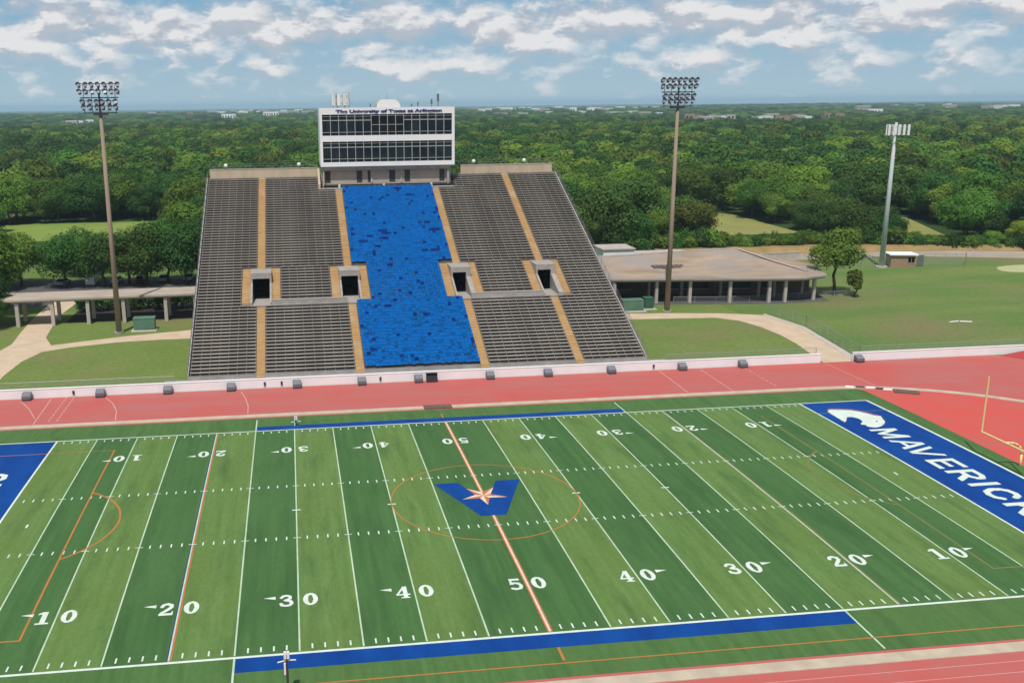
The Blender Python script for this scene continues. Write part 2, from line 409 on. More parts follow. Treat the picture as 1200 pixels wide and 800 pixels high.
# ------------------------------------------------------------------ field and its markings
def crown(y): return max(0., .38 * (1 - ((y - 24.38) / 29.9) ** 2)) + .006
TX = 57.25
mb = MB()
ys = [-5.5 + (54.25 + 5.5) * i / 60 for i in range(61)]
def xedge(y):     # turf stops short of the curb at the corners
    lim = CR - .5
    dy = abs(y - 24.38)
    return min(TX, CX + math.sqrt(max(0., lim * lim - dy * dy)))
for y0, y1 in zip(ys, ys[1:]):
    mb.poly([(-xedge(y0), y0, crown(y0)), (xedge(y0), y0, crown(y0)), (xedge(y1), y1, crown(y1)), (-xedge(y1), y1, crown(y1))], M['turf'])
for i in range(60):
    for sx in (-1, 1):
        y0, y1 = ys[i], ys[i + 1]
        mb.poly([(sx * xedge(y0), y0, 0), (sx * xedge(y1), y1, 0), (sx * xedge(y1), y1, crown(y1)), (sx * xedge(y0), y0, crown(y0))], M['turf'])
field = struct('football_field', mb)
def strip(mb, x0, x1, y0, y1, dz, mat):
    n = max(1, int(math.ceil((y1 - y0) / 1.5)))
    for i in range(n):
        a = y0 + (y1 - y0) * i / n; b = y0 + (y1 - y0) * (i + 1) / n
        mb.poly([(x0, a, crown(a) + dz), (x1, a, crown(a) + dz), (x1, b, crown(b) + dz), (x0, b, crown(b) + dz)], mat)
def fline(mb, pts, w, dz, mat):
    for p, q in zip(pts, pts[1:]):
        L = math.dist(p, q); n = max(1, int(L / 2))
        dx, dy = (q[0] - p[0]) / L * w / 2, (q[1] - p[1]) / L * w / 2
        for i in range(n):
            a = (p[0] + (q[0] - p[0]) * i / n, p[1] + (q[1] - p[1]) * i / n); b = (p[0] + (q[0] - p[0]) * (i + 1) / n, p[1] + (q[1] - p[1]) * (i + 1) / n)
            c = [(a[0] + dy, a[1] - dx), (b[0] + dy, b[1] - dx), (b[0] - dy, b[1] + dx), (a[0] - dy, a[1] + dx)]
            mb.poly([(x, y, crown(y) + dz) for x, y in c], mat)
# blue areas
mb = MB()
strip(mb, 50 * YD + .12, 60 * YD - .15, .15, W - .15, .004, M['blue']); strip(mb, -60 * YD + .15, -50 * YD - .12, .15, W - .15, .004, M['blue'])
struct('end_zone', mb, field)
mb = MB()
strip(mb, -25 * YD, 25 * YD, -1.95, -.2, .004, M['blue']); strip(mb, -25 * YD, 25 * YD, W + .2, W + 1.75, .004, M['blue'])
struct('sideline_band', mb, field)
# white lines
mb = MB()
for s in (-1, 1):
    for k in range(5, 50, 5):
        x = s * k * YD
        strip(mb, x - .06, x + .06, .1, W - .1, .008, M['whiteline'])
    strip(mb, s * 50 * YD - .1, s * 50 * YD + .1, .0, W, .008, M['white'])
    strip(mb, s * 60 * YD - .16, s * 60 * YD + .16, -.05, W + .05, .008, M['white'])
    x = s * 25 * YD
    strip(mb, x - .075, x + .075, -5.3, -.24, .008, M['whiteline']); strip(mb, x - .075, x + .075, W + .24, 53.4, .008, M['whiteline'])
for y in (0, W): strip(mb, -60 * YD, 60 * YD, y - (.24 if y == 0 else .0), y + (.0 if y == 0 else .2), .0085, M['white'])
strip(mb, -.085, .085, .1, W - .1, .013, M['cream'])
struct('yard_lines', mb, field)
mb = MB()
strip(mb, -.2, -.09, .1, W - .1, .0115, M['star']); strip(mb, .09, .2, .1, W - .1, .0115, M['star'])
strip(mb, -.1, .1, -3.6, -1.98, .012, M['orange']); strip(mb, -.1, .1, W + 1.78, 52.2, .012, M['orange'])
for s in (-1, 1):
    x = s * 30 * YD
    strip(mb, x + .078, x + .2, .1, W - .1, .0115, M['red' if s < 0 else 'redfaded'])
x = -30 * YD; strip(mb, x - .16, x - .078, .1, W - .1, .0115, M['navy'])
struct('coloured_lines', mb, field)
# hash marks, ticks and crosses
mb = MB()
for k in range(-49, 50):
    x = k * YD
    if k % 5:
        for y in (18.288, 30.48): strip(mb, x - .06, x + .06, y - .32, y + .32, .0095, M['white'])
        strip(mb, x - .06, x + .06, .35, .98, .0095, M['white']); strip(mb, x - .06, x + .06, W - .98, W - .35, .0095, M['white'])
    else:
        for y in (18.288, 30.48): strip(mb, x - .34, x + .34, y - .05, y + .05, .0145, M['white'])
for s in (-1, 1):
    for k in (10, 20): strip(mb, s * k * YD - .4, s * k * YD + .4, 24.38 - .1, 24.38 + .1, .0095, M['white'])
    strip(mb, s * 47 * YD - .1, s * 47 * YD + .1, 24.38 - .35, 24.38 + .35, .0095, M['white'])
struct('hash_marks', mb, field)
# orange soccer lines
mb = MB()
fline(mb, [(9.15 * math.cos(a / 72 * 6.28319), 24.38 + 9.15 * math.sin(a / 72 * 6.28319)) for a in range(73)], .13, .0105, M['orange'])
for s in (-1, 1):
    xb = s * 38.5; mo = M['orange' if s < 0 else 'orangefaded']
    fline(mb, [(s * 56.5, 4.25), (xb, 4.25)], .17, .0105, mo); fline(mb, [(xb, 4.17), (xb, 44.6)], .17, .0107, mo)
    fline(mb, [(xb, 44.5), (s * 56.5, 44.5)], .12, .0105, mo)
    th = math.acos(5.36 / 9.15)
    fline(mb, [(s * (43.86 - 9.15 * math.cos(-th + 2 * th * i / 24)), 24.38 + 9.15 * math.sin(-th + 2 * th * i / 24)) for i in range(25)], .2, .0105, mo)
fline(mb, [(-57, -3.9), (57, -3.9)], .12, .0105, M['orange'])
struct('soccer_lines', mb, field)
# raster decals
def inpoly(x, y, P):
    c = False; j = len(P) - 1
    for i in range(len(P)):
        if (P[i][1] > y) != (P[j][1] > y) and x < (P[j][0] - P[i][0]) * (y - P[i][1]) / (P[j][1] - P[i][1]) + P[i][0]: c = not c
        j = i
    return c
def near(x, y, pl, w):
    for (ax, ay), (bx, by) in zip(pl, pl[1:]):
        dx, dy = bx - ax, by - ay; t = max(0, min(1, ((x - ax) * dx + (y - ay) * dy) / (dx * dx + dy * dy + 1e-9)))
        if math.hypot(x - ax - t * dx, y - ay - t * dy) < w / 2: return True
    return False
def raster(mb, fn, w, h, cell, tf, dz, mat, x0=0, y0=0):
    ny = int(round(h / cell)); nx = int(round(w / cell))
    for j in range(ny):
        y = y0 + (j + .5) * cell; run = None
        for i in range(nx + 1):
            on = i < nx and fn(x0 + (i + .5) * cell, y)
            if on and run is None: run = i
            if not on and run is not None:
                a, b = x0 + run * cell, x0 + i * cell
                q = [tf(a, y - cell / 2), tf(b, y - cell / 2), tf(b, y + cell / 2), tf(a, y + cell / 2)]
                mb.poly([(px, py, crown(py) + dz) for px, py in q], mat); run = None
def rect(x, y, a, b, c, d): return a <= x <= b and c <= y <= d
def digit(ch):
    if ch == '0': return lambda x, y: ((x - .58) / .58) ** 2 + ((y - .91) / .92) ** 2 <= 1 and ((x - .58) / .2) ** 2 + ((y - .91) / .66) ** 2 > 1
    if ch == '1': return lambda x, y: rect(x, y, .40, .82, 0, 1.82) or rect(x, y, .12, 1.1, 0, .2) or inpoly(x, y, [(.40, 1.82), (.08, 1.55), (.08, 1.38), (.40, 1.48)])
    if ch == '2': return lambda x, y: near(x, y, [(.2, 1.3), (.3, 1.58), (.6, 1.68), (.9, 1.5), (.93, 1.2), (.7, .85), (.3, .42), (.18, .2)], .3) or rect(x, y, .05, 1.12, 0, .3) or rect(x, y, .98, 1.12, 0, .55)
    if ch == '3': return lambda x, y: near(x, y, [(.2, 1.38), (.32, 1.6), (.6, 1.69), (.88, 1.5), (.86, 1.18), (.5, .96)], .27) or near(x, y, [(.5, .96), (.92, .8), (1., .46), (.85, .2), (.55, .12), (.25, .22), (.17, .45)], .28)
    if ch == '4': return lambda x, y: near(x, y, [(.72, 1.72), (.14, .62)], .17) or rect(x, y, .03, 1.16, .44, .66) or rect(x, y, .6, .96, 0, 1.82) or rect(x, y, .42, 1.12, 0, .15)
    if ch == '5': return lambda x, y: rect(x, y, .14, 1.02, 1.5, 1.82) or rect(x, y, .14, .33, .9, 1.6) or near(x, y, [(.22, .98), (.5, 1.1), (.82, 1.0), (.98, .6), (.85, .24), (.5, .12), (.2, .26)], .28)
mb = MB()
for s in (-1, 1):
    for k in (10, 20, 30, 40, 50):
        if k == 50 and s == 1: continue
        xc = s * (50 - k) * YD; ch = str(k)
        for flip in (0, 1):
            for q, ox in ((0, -1.52), (1, .36)):
                tf = (lambda a, b, ox=ox: (xc + ox + a, 6.35 + b)) if not flip else (lambda a, b, ox=ox: (xc - ox - a, W - 6.35 - b))
                raster(mb, digit(ch[q]), 1.2, 1.85, .05, tf, .0125, M['white'])
            if k != 50:
                x = xc + s * 1.78; yy = 7.75 if not flip else W - 7.75
                mb.poly([(x, yy - .24, crown(yy) + .0125), (x, yy + .24, crown(yy) + .0125), (x + s * .95, yy + (.08 if not flip else -.08), crown(yy) + .0125)], M['white'])
struct('yard_numbers', mb, field)
# end zone lettering (reads along -y on the right, mirrored on the left)
def letter(ch):
    w, h, s = 2.95, 3.25, .54
    if ch == 'M': return 3.2, lambda x, y: near(x, y, [(.3, 0), (.3, h)], s) or near(x, y, [(2.9, 0), (2.9, h)], s) or near(x, y, [(.35, h - .1), (1.6, .45), (2.85, h - .1)], .55)
    if ch == 'A': return 3.0, lambda x, y: near(x, y, [(.25, 0), (1.5, h)], s) or near(x, y, [(2.75, 0), (1.5, h)], s) or rect(x, y, .7, 2.3, .75, 1.25)
    if ch == 'V': return 3.0, lambda x, y: near(x, y, [(.25, h), (1.5, 0)], s) or near(x, y, [(2.75, h), (1.5, 0)], s)
    if ch == 'E': return 2.6, lambda x, y: rect(x, y, 0, .62, 0, h) or rect(x, y, 0, 2.6, 0, .58) or rect(x, y, 0, 2.2, 1.35, 1.9) or rect(x, y, 0, 2.6, h - .58, h)
    if ch == 'R': return 2.8, lambda x, y: rect(x, y, 0, .62, 0, h) or near(x, y, [(.3, h - .29), (1.7, h - .29), (2.35, 2.6), (2.35, 2.1), (1.7, 1.5), (.3, 1.5)], .58) or near(x, y, [(1.5, 1.4), (2.45, 0.05)], .66)
    if ch == 'I': return .75, lambda x, y: rect(x, y, .05, .7, 0, h)
    if ch == 'C': return 2.8, lambda x, y: near(x, y, [(2.45, 2.3), (2.1, 2.8), (1.5, 2.95), (.8, 2.75), (.35, 2.2), (.3, 1.3), (.7, .55), (1.4, .3), (2.1, .45), (2.5, .95)], .6)
    if ch == 'K': return 2.8, lambda x, y: rect(x, y, 0, .62, 0, h) or near(x, y, [(.4, 1.3), (2.4, h)], .6) or near(x, y, [(1.1, 1.9), (2.5, 0)], .6)
    if ch == 'S': return 2.4, lambda x, y: near(x, y, [(2.05, 2.5), (1.6, 2.93), (.8, 2.93), (.35, 2.5), (.6, 1.9), (1.7, 1.4), (2.05, .9), (1.7, .35), (.8, .3), (.3, .75)], .58)
mb = MB()
starts = dict(zip(range(9), (37.7, 33.85, 31.3, 27.5, 24.3, 20.85, 19.4, 15.9, 12.4)))
for i, ch in enumerate('MAVERICKS'):
    w, fn = letter(ch); y0 = starts[i]
    for s in (1, -1):
        tf = (lambda a, b, y0=y0: (48.25 + b, y0 - a)) if s > 0 else (lambda a, b, y0=y0: (-48.25 - b, W - y0 + a))
        raster(mb, lambda x, y: 0 <= y <= 3.25 and fn(x, y), w + .2, 3.25, .065, tf, .0125, M['white'])
HORSE = [(47.4, 45.05), (47.75, 45.6), (48.3, 45.75), (49.4, 45.5), (50.5, 45.1), (51.2, 44.4), (51.75, 43.4), (52.0, 42.75), (52.3, 42.5), (52.7, 42.3), (52.45, 41.7), (52.2, 41.0), (51.9, 40.2),
         (51.3, 39.4), (50.6, 38.75), (49.9, 38.35), (49.4, 38.3), (48.95, 38.6), (48.75, 39.0), (49.0, 39.3), (48.5, 39.6), (48.75, 40.1), (49.25, 40.5), (49.45, 41.1), (49.45, 41.9), (49.1, 42.5), (48.6, 42.6), (48.2, 42.2), (47.7, 41.4), (47.15, 40.75), (47.1, 41.3), (47.2, 42.6), (47.25, 43.9)]
mbh = MB()
raster(mbh, lambda x, y: inpoly(x, y, HORSE) and not near(x, y, [(50.9, 40.3), (51.1, 40.6)], .16), 6, 8.6, .06, lambda a, b: (a, b), .0125, M['white'], 47, 38)
raster(mbh, lambda x, y: near(x, y, HORSE[:14], .42) and not inpoly(x, y, HORSE), 6, 8.8, .06, lambda a, b: (a, b), .0105, M['navy'], 46.9, 37.9)
raster(mbh, lambda x, y: near(x, y, HORSE[2:9], .9) and not near(x, y, HORSE[:14], .44) and not inpoly(x, y, HORSE), 6, 8.8, .06, lambda a, b: (a, b), .0105, M['red'], 46.9, 37.9)
raster(mbh, lambda x, y: inpoly(-x, W - y, HORSE), 6, 8.6, .06, lambda a, b: (a, b), .0125, M['white'], -53, W - 46.6)
struct('end_zone_lettering', mb, field); struct('horse_emblem', mbh, field)
# centre logo: the blue letter and its star
VL = [(-4.4, 28.7), (-1.9, 28.7), (-.95, 25.9), (.95, 25.9), (1.95, 28.7), (4.45, 28.7), (1.25, 20.4), (-1.15, 20.4)]
mb = MB(); raster(mb, lambda x, y: inpoly(x, y, VL), 9.2, 8.6, .06, lambda a, b: (a, b), .015, M['blue'], -4.6, 20.2)
struct('centre_logo', mb, field)
mb = MB()
for k in range(5):
    a = math.pi * 2 * k / 5 - math.pi / 2; ro, ri = 2.35, .8
    for sg, mt in ((-1, 'cream'), (1, 'star')):
        a2 = a + sg * math.pi / 5
        pts = [(0, 25.15), (ro * math.cos(a), 25.15 + ro * math.sin(a)), (ri * math.cos(a2), 25.15 + ri * math.sin(a2))]
        mb.poly([(x, y, crown(y) + .022) for x, y in (pts if sg > 0 else pts[::-1])], M[mt])
struct('centre_star', mb, field)

# ------------------------------------------------------------------ sidewalls, ground boxes, mats, goalpost
def wall_run(label, x0, x1, h=1.3):
    t = thing('perimeter_wall', label, 'wall', (x0, 67.75, 0))
    mb = MB(); L = x1 - x0
    n = max(1, int(L / 6))
    mb.box(0, L, -.15, .15, -.05, h - .08, M['wallwhite'])
    local('wall', mb, t)
    mb = MB(); mb.box(-.02, L + .02, -.19, .19, h - .08, h, M['wallwhite']); local('coping', mb, t)
    return t
wall_run('long white wall between the red track and the grandstand, left of the path gap', -150, 59.2)
wall_run('shorter white wall on the right, between the path gap and the red ramp', 64.3, 96)
def fence(label, pts, h=1.5, step=3.0):
    t = thing('chain_link_fence', label, 'fence', (pts[0][0], pts[0][1], 0))
    mb = MB(); mp = MB()
    ox, oy = pts[0]
    for (ax, ay), (bx, by) in zip(pts, pts[1:]):
        L = math.dist((ax, ay), (bx, by)); n = max(1, int(L / step))
        for i in range(n + 1):
            x, y = ax + (bx - ax) * i / n - ox, ay + (by - ay) * i / n - oy
            mb.cyl((x, y, 0), (x, y, h), .045, .045, M['grey'], 6)
        mb.cyl((ax - ox, ay - oy, h), (bx - ox, by - oy, h), .03, .03, M['grey'], 6)
        mp.poly([(ax - ox, ay - oy, .05), (bx - ox, by - oy, .05), (bx - ox, by - oy, h), (ax - ox, ay - oy, h)], M['chain'])
    local('post_frame', mb, t); local('mesh_panel', mp, t)
    return t
fence('grey chain link fence behind the white wall along the left lawn', [(-120, 68.5), (-34.5, 68.5)], 2.0)
fence('grey chain link fence behind the white wall on the lawn right of the grandstand', [(35.5, 68.5), (58.9, 68.5)], 2.0)
fence('grey chain link fence along the big right field and its path', [(170, 68.5), (65.9, 68.5), (69.2, 90), (67.8, 101)], 2.0)
fence('low grey fence in front of the dark arcade of the right pavilion', [(55, 113.6), (63, 112.2), (73, 111.9), (84, 113.6), (92, 113.2), (94, 118)], 1.1)
def gear_box(x, label, wide=1.15):
    t = thing('gear_box', label, 'equipment box', (x, 66.9, 0), 'boxes along the foot of the white wall')
    w = wide / 2
    mb = MB(); mb.prism([(-w, -.45), (w, -.45), (w, .5), (-w, .5)], .2, lambda a, b: .60 if b < 0 else 1.02, M['midgrey'])
    local('body', mb, t)
    mb = MB(); zs = lambda y: .627 + (y + .4) * .442
    mb.poly([(-w + .12, -.38, zs(-.38) + .01), (w - .12, -.38, zs(-.38) + .01), (w - .12, .42, zs(.42) + .01), (-w + .12, .42, zs(.42) + .01)], M['boxtop'])
    local('top_panel', mb, t)
    for sx in (-1, 1):
        for sy in (-.36, .42):
            mb = MB(); xx = sx * (w - .08); mb.box(xx - .05, xx + .05, sy - .05, sy + .05, 0, .2, M['dark']); local('foot', mb, t)
    mb = MB(); mb.box(-w, w, -.47, -.42, .05, .2, M['dark']); local('skirt', mb, t)
bx = [-53.6, -44.1, -35.2, -26.75, -17.8, -8.85, -.9, 9.3, 17.7, 27.0, 37.6, 46.8, 64.9]
nm = ['leftmost', 'second from the left', 'third from the left', 'fourth from the left', 'fifth from the left', 'sixth from the left', 'seventh from the left', 'eighth from the left',
      'fifth from the right', 'fourth from the right', 'third from the right', 'second from the right', 'rightmost, past the path gap,']
for x, l in zip(bx, nm): gear_box(x, 'grey slanted box at the foot of the white wall, ' + l + '')
t = thing('bin_pair', 'low black box beside a grey one at the middle of the white wall', 'equipment box', (.95, 66.9, 0))
mb = MB(); mb.prism([(-.75, -.4), (.75, -.4), (.75, .4), (-.75, .4)], .1, lambda a, b: 1.0 if b < 0 else 1.1, M['dark']); local('body', mb, t)
mb = MB(); mb.box(-.8, .8, -.45, .45, 1.1, 1.16, M['black']); local('lid', mb, t)
for x, l in ((-47.7, 'small dark outlet box on the white wall between the two leftmost grey boxes'), (-22.2, 'small dark outlet box on the white wall left of the blue seats'), (-19.9, 'small dark outlet box beside another on the white wall'), (-6.2, 'small dark outlet box on the white wall under the blue seats'), (33.5, 'small dark outlet box on the white wall near the right end of the stand')):
    mb = MB(); mb.box(-.14, .14, -.12, 0, .3, .85, M['midgrey']); mb.box(-.1, .1, -.15, -.12, .5, .8, M['dark'])
    o = mb.build('wall_outlet'); o.location = (x, 67.59, 0); tag(o, l, 'outlet box')
def matpiece(pts, z0, z1, mat, name, label, cat):
    mb = MB(); mb.prism(pts, z0, z1, M[mat]); o = mb.build(name); tag(o, label, cat); return o
matpiece([(-1.8, 54.4), (1.8, 54.4), (1.8, 55.75), (-1.8, 55.75)], .0, .17, 'mat', 'crossing_mat', 'brown mat laid over the curb behind the fifty yard line', 'mat')
matpiece([(60.6, 51.7), (63.3, 50.3), (64.0, 51.5), (61.3, 53.0)], .0, .17, 'mat', 'crossing_mat', 'dark brown mat laid over the curb near the right end zone corner', 'mat')
for i, (x, y, c) in enumerate(((56.2, 54.9, 'white'), (57.5, 54.5, 'dark'), (58.7, 54.1, 'white'), (59.75, 53.5, 'dark'), (60.4, 52.9, 'white'))):
    mb = MB(); ro = Matrix.Rotation(-.38, 4, 'Z'); mb.box(-.55, .55, -.17, .17, 0, .13, M['wallwhite' if c == 'white' else 'midgrey'], ro); mb.box(-.5, .5, -.13, .13, .13, .18, M['wallwhite' if c == 'white' else 'dark'], ro)
    o = mb.build('curb_block'); o.location = (x, y, .05)
    tag(o, ('%s low block on the curb at the right end zone corner, %s in its line' % ('white' if c == 'white' else 'black', ['first', 'second', 'third', 'fourth', 'last'][i])), 'block', 'blocks along the curb')
# goalpost
t = thing('goalpost', 'yellow goalpost with gooseneck base behind the right end zone', 'goalpost', (56.9, 24.38, 0))
mb = MB(); mb.tube([(0, 0, 0), (0, 0, 1.7), (-.12, 0, 2.2), (-.45, 0, 2.65), (-.95, 0, 2.93), (-1.5, 0, 3.02), (-2.0, 0, 3.05)], .12, M['yellow'], 10); local('gooseneck', mb, t, True)
mb = MB(); mb.cyl((-2.04, -3.56, 3.05), (-2.04, 3.56, 3.05), .11, .11, M['yellow'], 10); local('crossbar', mb, t)
for s in (-1, 1):
    mb = MB(); mb.cyl((-2.04, s * 3.56, 3.0), (-2.04, s * 3.56, 9.2), .10, .09, M['yellow'], 8); local('upright', mb, t)
mb = MB(); mb.cyl((0, 0, 0), (0, 0, .12), .35, .35, M['yellow'], 12); local('base_plate', mb, t)
# sideline masts
def mast(label, x, y, h):
    t = thing('sideline_mast', label, 'mast', (x, y, 0))
    mb = MB(); mb.cyl((0, 0, 0), (0, 0, h - .25), .09, .07, M['dark'], 8); local('pole', mb, t)
    mb = MB(); mb.box(-.2, -.08, -.1, .1, h - 1.6, h - .8, M['antwhite']); local('box', mb, t)
    mb = MB(); mb.tube([(-.6, 0, h - .72), (0, 0, h - .6), (.6, 0, h - .62)], .04, M['antwhite'], 6); local('crossarm', mb, t)
    for s in (-1, 1):
        mb = MB(); mb.box(s * .1 - .08, s * .1 + .08, -.12, .12, h - .45, h, M['antwhite']); local('lamp_head', mb, t)
mast('slim dark mast with white crossarm by the near blue sideline band', -19.1, -5.0, 3.25)
mast('slim mast with white crossarm on the far blue sideline band by the thirty', -18.1, 50.4, 1.25)

# ------------------------------------------------------------------ grandstand
NR, D_, RI, Y0, Z0 = 70, .7686, .3424, 73.2, .5
XL, XR = -33.0, 34.4
ACX = (-22.9, -8.6, 9.85, 24.25); VH = 1.37; WT = .3; SW = 1.35
def yi(i): return Y0 + i * D_
def zi(i): return Z0 + i * RI
stand = thing('grandstand', 'large sloping concrete grandstand with four orange stair aisles facing the field', 'grandstand', (0, 73, 0))
def add(name, mb, smooth=False): return mb.build(name, stand, smooth)
bpy.context.view_layer.update()
ts = MB()
def cut(ints, a, b):
    r = []
    for x0, x1 in ints:
        if b <= x0 or a >= x1: r.append((x0, x1)); continue
        if a > x0: r.append((x0, a))
        if b < x1: r.append((b, x1))
    return r
BOXL, BOXR = -12.3, 13.75
for i in range(NR):
    ints = [(XL, XR)]
    if 20 <= i <= 32:
        for c in ACX: ints = cut(ints, c - VH - WT, c + VH + WT)
    if i in (20, 21):
        ints = cut(ints, ACX[0] + VH + WT, ACX[1] - VH - WT); ints = cut(ints, ACX[2] + VH + WT, ACX[3] - VH - WT)
    if i >= 64: ints = cut(ints, BOXL, BOXR)
    for x0, x1 in ints:
        y, z = yi(i), zi(i)
        ts.poly([(x0, y, z), (x1, y, z), (x1, y + D_, z), (x0, y + D_, z)], M['tread'])
        zb = zi(i - 1) if i else 0
        ts.poly([(x0, y, zb), (x1, y, zb), (x1, y, z), (x0, y, z)], M['tread'] if i else M['conc'])
for c in ((ACX[0] + VH + WT, ACX[1] - VH - WT), (ACX[2] + VH + WT, ACX[3] - VH - WT)):   # cross aisles
    ts.poly([(c[0], yi(20), zi(20)), (c[1], yi(20), zi(20)), (c[1], yi(22), zi(20)), (c[0], yi(22), zi(20))], M['conc'])
    ts.poly([(c[0], yi(22), zi(20)), (c[1], yi(22), zi(20)), (c[1], yi(22), zi(21)), (c[0], yi(22), zi(21))], M['tread'])
    ts.poly([(c[0], yi(20), zi(19)), (c[1], yi(20), zi(19)), (c[1], yi(20), zi(20)), (c[0], yi(20), zi(20))], M['tread'])
add('terrace', ts)
mb = MB()          # side walls and back
for x, s in ((XL - .25, 1), (XR, 1)):
    mb = MB()
    pf = [(Y0, -.05), (Y0, zi(0) + .1), (yi(NR), zi(NR) + .1), (yi(NR) + .3, zi(NR) + .1), (yi(NR) + .3, -.05)]
    for xx in (x, x + .25): mb.poly([(xx, y, z) for y, z in pf], M['conc'])
    for (ya, za), (yb, zb) in zip(pf, pf[1:]): mb.poly([(x, ya, za), (x + .25, ya, za), (x + .25, yb, zb), (x, yb, zb)], M['conc'])
    add('side_wall', mb)
mb = MB(); mb.poly([(XL, yi(NR) + .3, 0), (XR, yi(NR) + .3, 0), (XR, yi(NR) + .3, zi(NR)), (XL, yi(NR) + .3, zi(NR))], M['conc'])
add('back_wall', mb)
# parapets along the top
mb = MB(); mb.box(XL + .35, BOXL, yi(NR), yi(NR) + .3, zi(NR) - .5, zi(NR) + 1.55, M['beige']); mb.box(XL + .3, BOXL + .05, yi(NR) - .06, yi(NR) + .36, zi(NR) + 1.55, zi(NR) + 1.68, M['pale'])
add('parapet', mb); mb = MB()
mb.prism([(BOXL - .05, yi(64)), (BOXL + .35, yi(64)), (BOXL + .35, yi(NR)), (BOXL - .05, yi(NR))], zi(63), lambda x, y: 23.3 if y < yi(66) else zi(NR) + 1.5, M['beige'])
add('end_wall', mb); mb = MB()
mb.box(15.6, XR - .5, yi(NR), yi(NR) + .3, zi(NR) - .5, zi(NR) + 1.55, M['beige']); mb.box(15.55, XR - .45, yi(NR) - .06, yi(NR) + .36, zi(NR) + 1.55, zi(NR) + 1.68, M['pale'])
add('parapet', mb)
mb = MB()
mb.box(BOXL + .36, 13.7, yi(64) - .02, yi(64) + 2.1, zi(63) - .3, zi(63) + .35, M['conc'])     # deck in front of the press box
add('deck', mb)
mb = MB()          # rear deck slab either side of the box
mb.box(13.8, 15.55, yi(NR), yi(NR) + 2, zi(NR) - .6, zi(NR) - .1, M['conc'])
add('rear_landing', mb)
# orange aisles with half steps, as painted steps on the terrace
for ai, c in enumerate(ACX):
    for rng in (range(0, 20), range(33, NR if ai in (0, 3) else 64)):
        mb = MB()
        for i in rng:
            y, z = yi(i), zi(i); zp = zi(i - 1) if i else 0
            mb.box(c - .62, c + .62, y - .012, y + D_ - .0125, z - RI + .002, z + .015, M['aisle'])
            mb.box(c - .62, c + .62, y - D_ * .5, y - .013, zp + .015 if i else 0.01, zp + RI * .5, M['aisle'])
        add('aisle', mb)
    for s in (-1, 1):
        mb = MB()
        xa = c + s * (VH + WT + .02); xb = xa + s * SW
        for i in range(21, 33):
            y, z = yi(i), zi(i)
            mb.box(min(xa, xb), max(xa, xb), y - .012, y + D_ - .0125, z - RI + .002, z + .015, M['aisle'])
            if i > 21: mb.box(min(xa, xb), max(xa, xb), y - D_ * .5, y - .013, z - RI + .015, z - RI * .5, M['aisle'])
        add('side_stair', mb)
    # vomitory: floor, side walls, headwall, ledge, dark tunnel
    v = MB(); yd = yi(27); zf = zi(20); zl = 11.42; rv = VH - (.5 if ai > 1 else 0)
    v.box(c - VH - WT, c + VH + WT, yi(20) - .012, yi(20) + 13, zf - .25, zf + .004, M['vomconc'])
    for s in (-1, 1):
        x0, x1 = sorted((c + (rv if s > 0 else -VH), c + s * (VH + WT)))
        top = [(yi(20), zf + .45)] + [(yi(i), zi(i) + .3) for i in (22, 24, 26)] + [(yd - .02, zi(27) + .2), (yd, zl - .003), (yi(33), zl - .003)]
        for (ya, za), (yb, zb) in zip(top, top[1:]):
            p = [(x0, ya, zf - .3), (x1, ya, zf - .3), (x1, yb, zf - .3), (x0, yb, zf - .3), (x0, ya, za), (x1, ya, za), (x1, yb, zb), (x0, yb, zb)]
            for f in ((4, 5, 6, 7), (0, 4, 7, 3), (1, 2, 6, 5), (0, 1, 5, 4), (2, 3, 7, 6)): v.poly([p[k] for k in f], M['vomconc'])
    add('vomitory_wall', v)
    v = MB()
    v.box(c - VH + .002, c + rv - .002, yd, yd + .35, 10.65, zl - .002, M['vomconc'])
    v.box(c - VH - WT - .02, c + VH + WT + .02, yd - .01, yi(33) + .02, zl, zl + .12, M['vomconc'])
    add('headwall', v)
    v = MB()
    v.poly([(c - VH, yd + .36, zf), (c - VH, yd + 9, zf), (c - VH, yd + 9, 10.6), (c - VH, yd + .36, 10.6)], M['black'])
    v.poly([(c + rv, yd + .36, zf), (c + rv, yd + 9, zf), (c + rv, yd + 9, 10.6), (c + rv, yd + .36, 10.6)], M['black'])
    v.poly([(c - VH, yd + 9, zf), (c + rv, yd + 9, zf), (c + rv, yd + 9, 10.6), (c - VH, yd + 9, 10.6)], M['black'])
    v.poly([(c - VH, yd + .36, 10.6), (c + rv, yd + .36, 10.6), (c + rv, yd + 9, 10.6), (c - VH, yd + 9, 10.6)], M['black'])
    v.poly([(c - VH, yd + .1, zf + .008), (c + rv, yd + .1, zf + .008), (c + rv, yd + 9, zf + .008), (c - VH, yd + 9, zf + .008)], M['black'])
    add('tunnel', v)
for a, b in ((ACX[0] + VH + WT + .05, ACX[1] - .75), (ACX[2] + .75, ACX[3] - VH - WT - .05)):
    mb = MB(); mb.box(a, b, yi(20) - .22, yi(20) - .015, zi(19) + .01, zi(20) + .8, M['conc'])
    mb.box(a - .02, b + .02, yi(20) - .26, yi(20) + .03, zi(20) + .8, zi(20) + .92, M['pale'])
    add('cross_wall', mb)
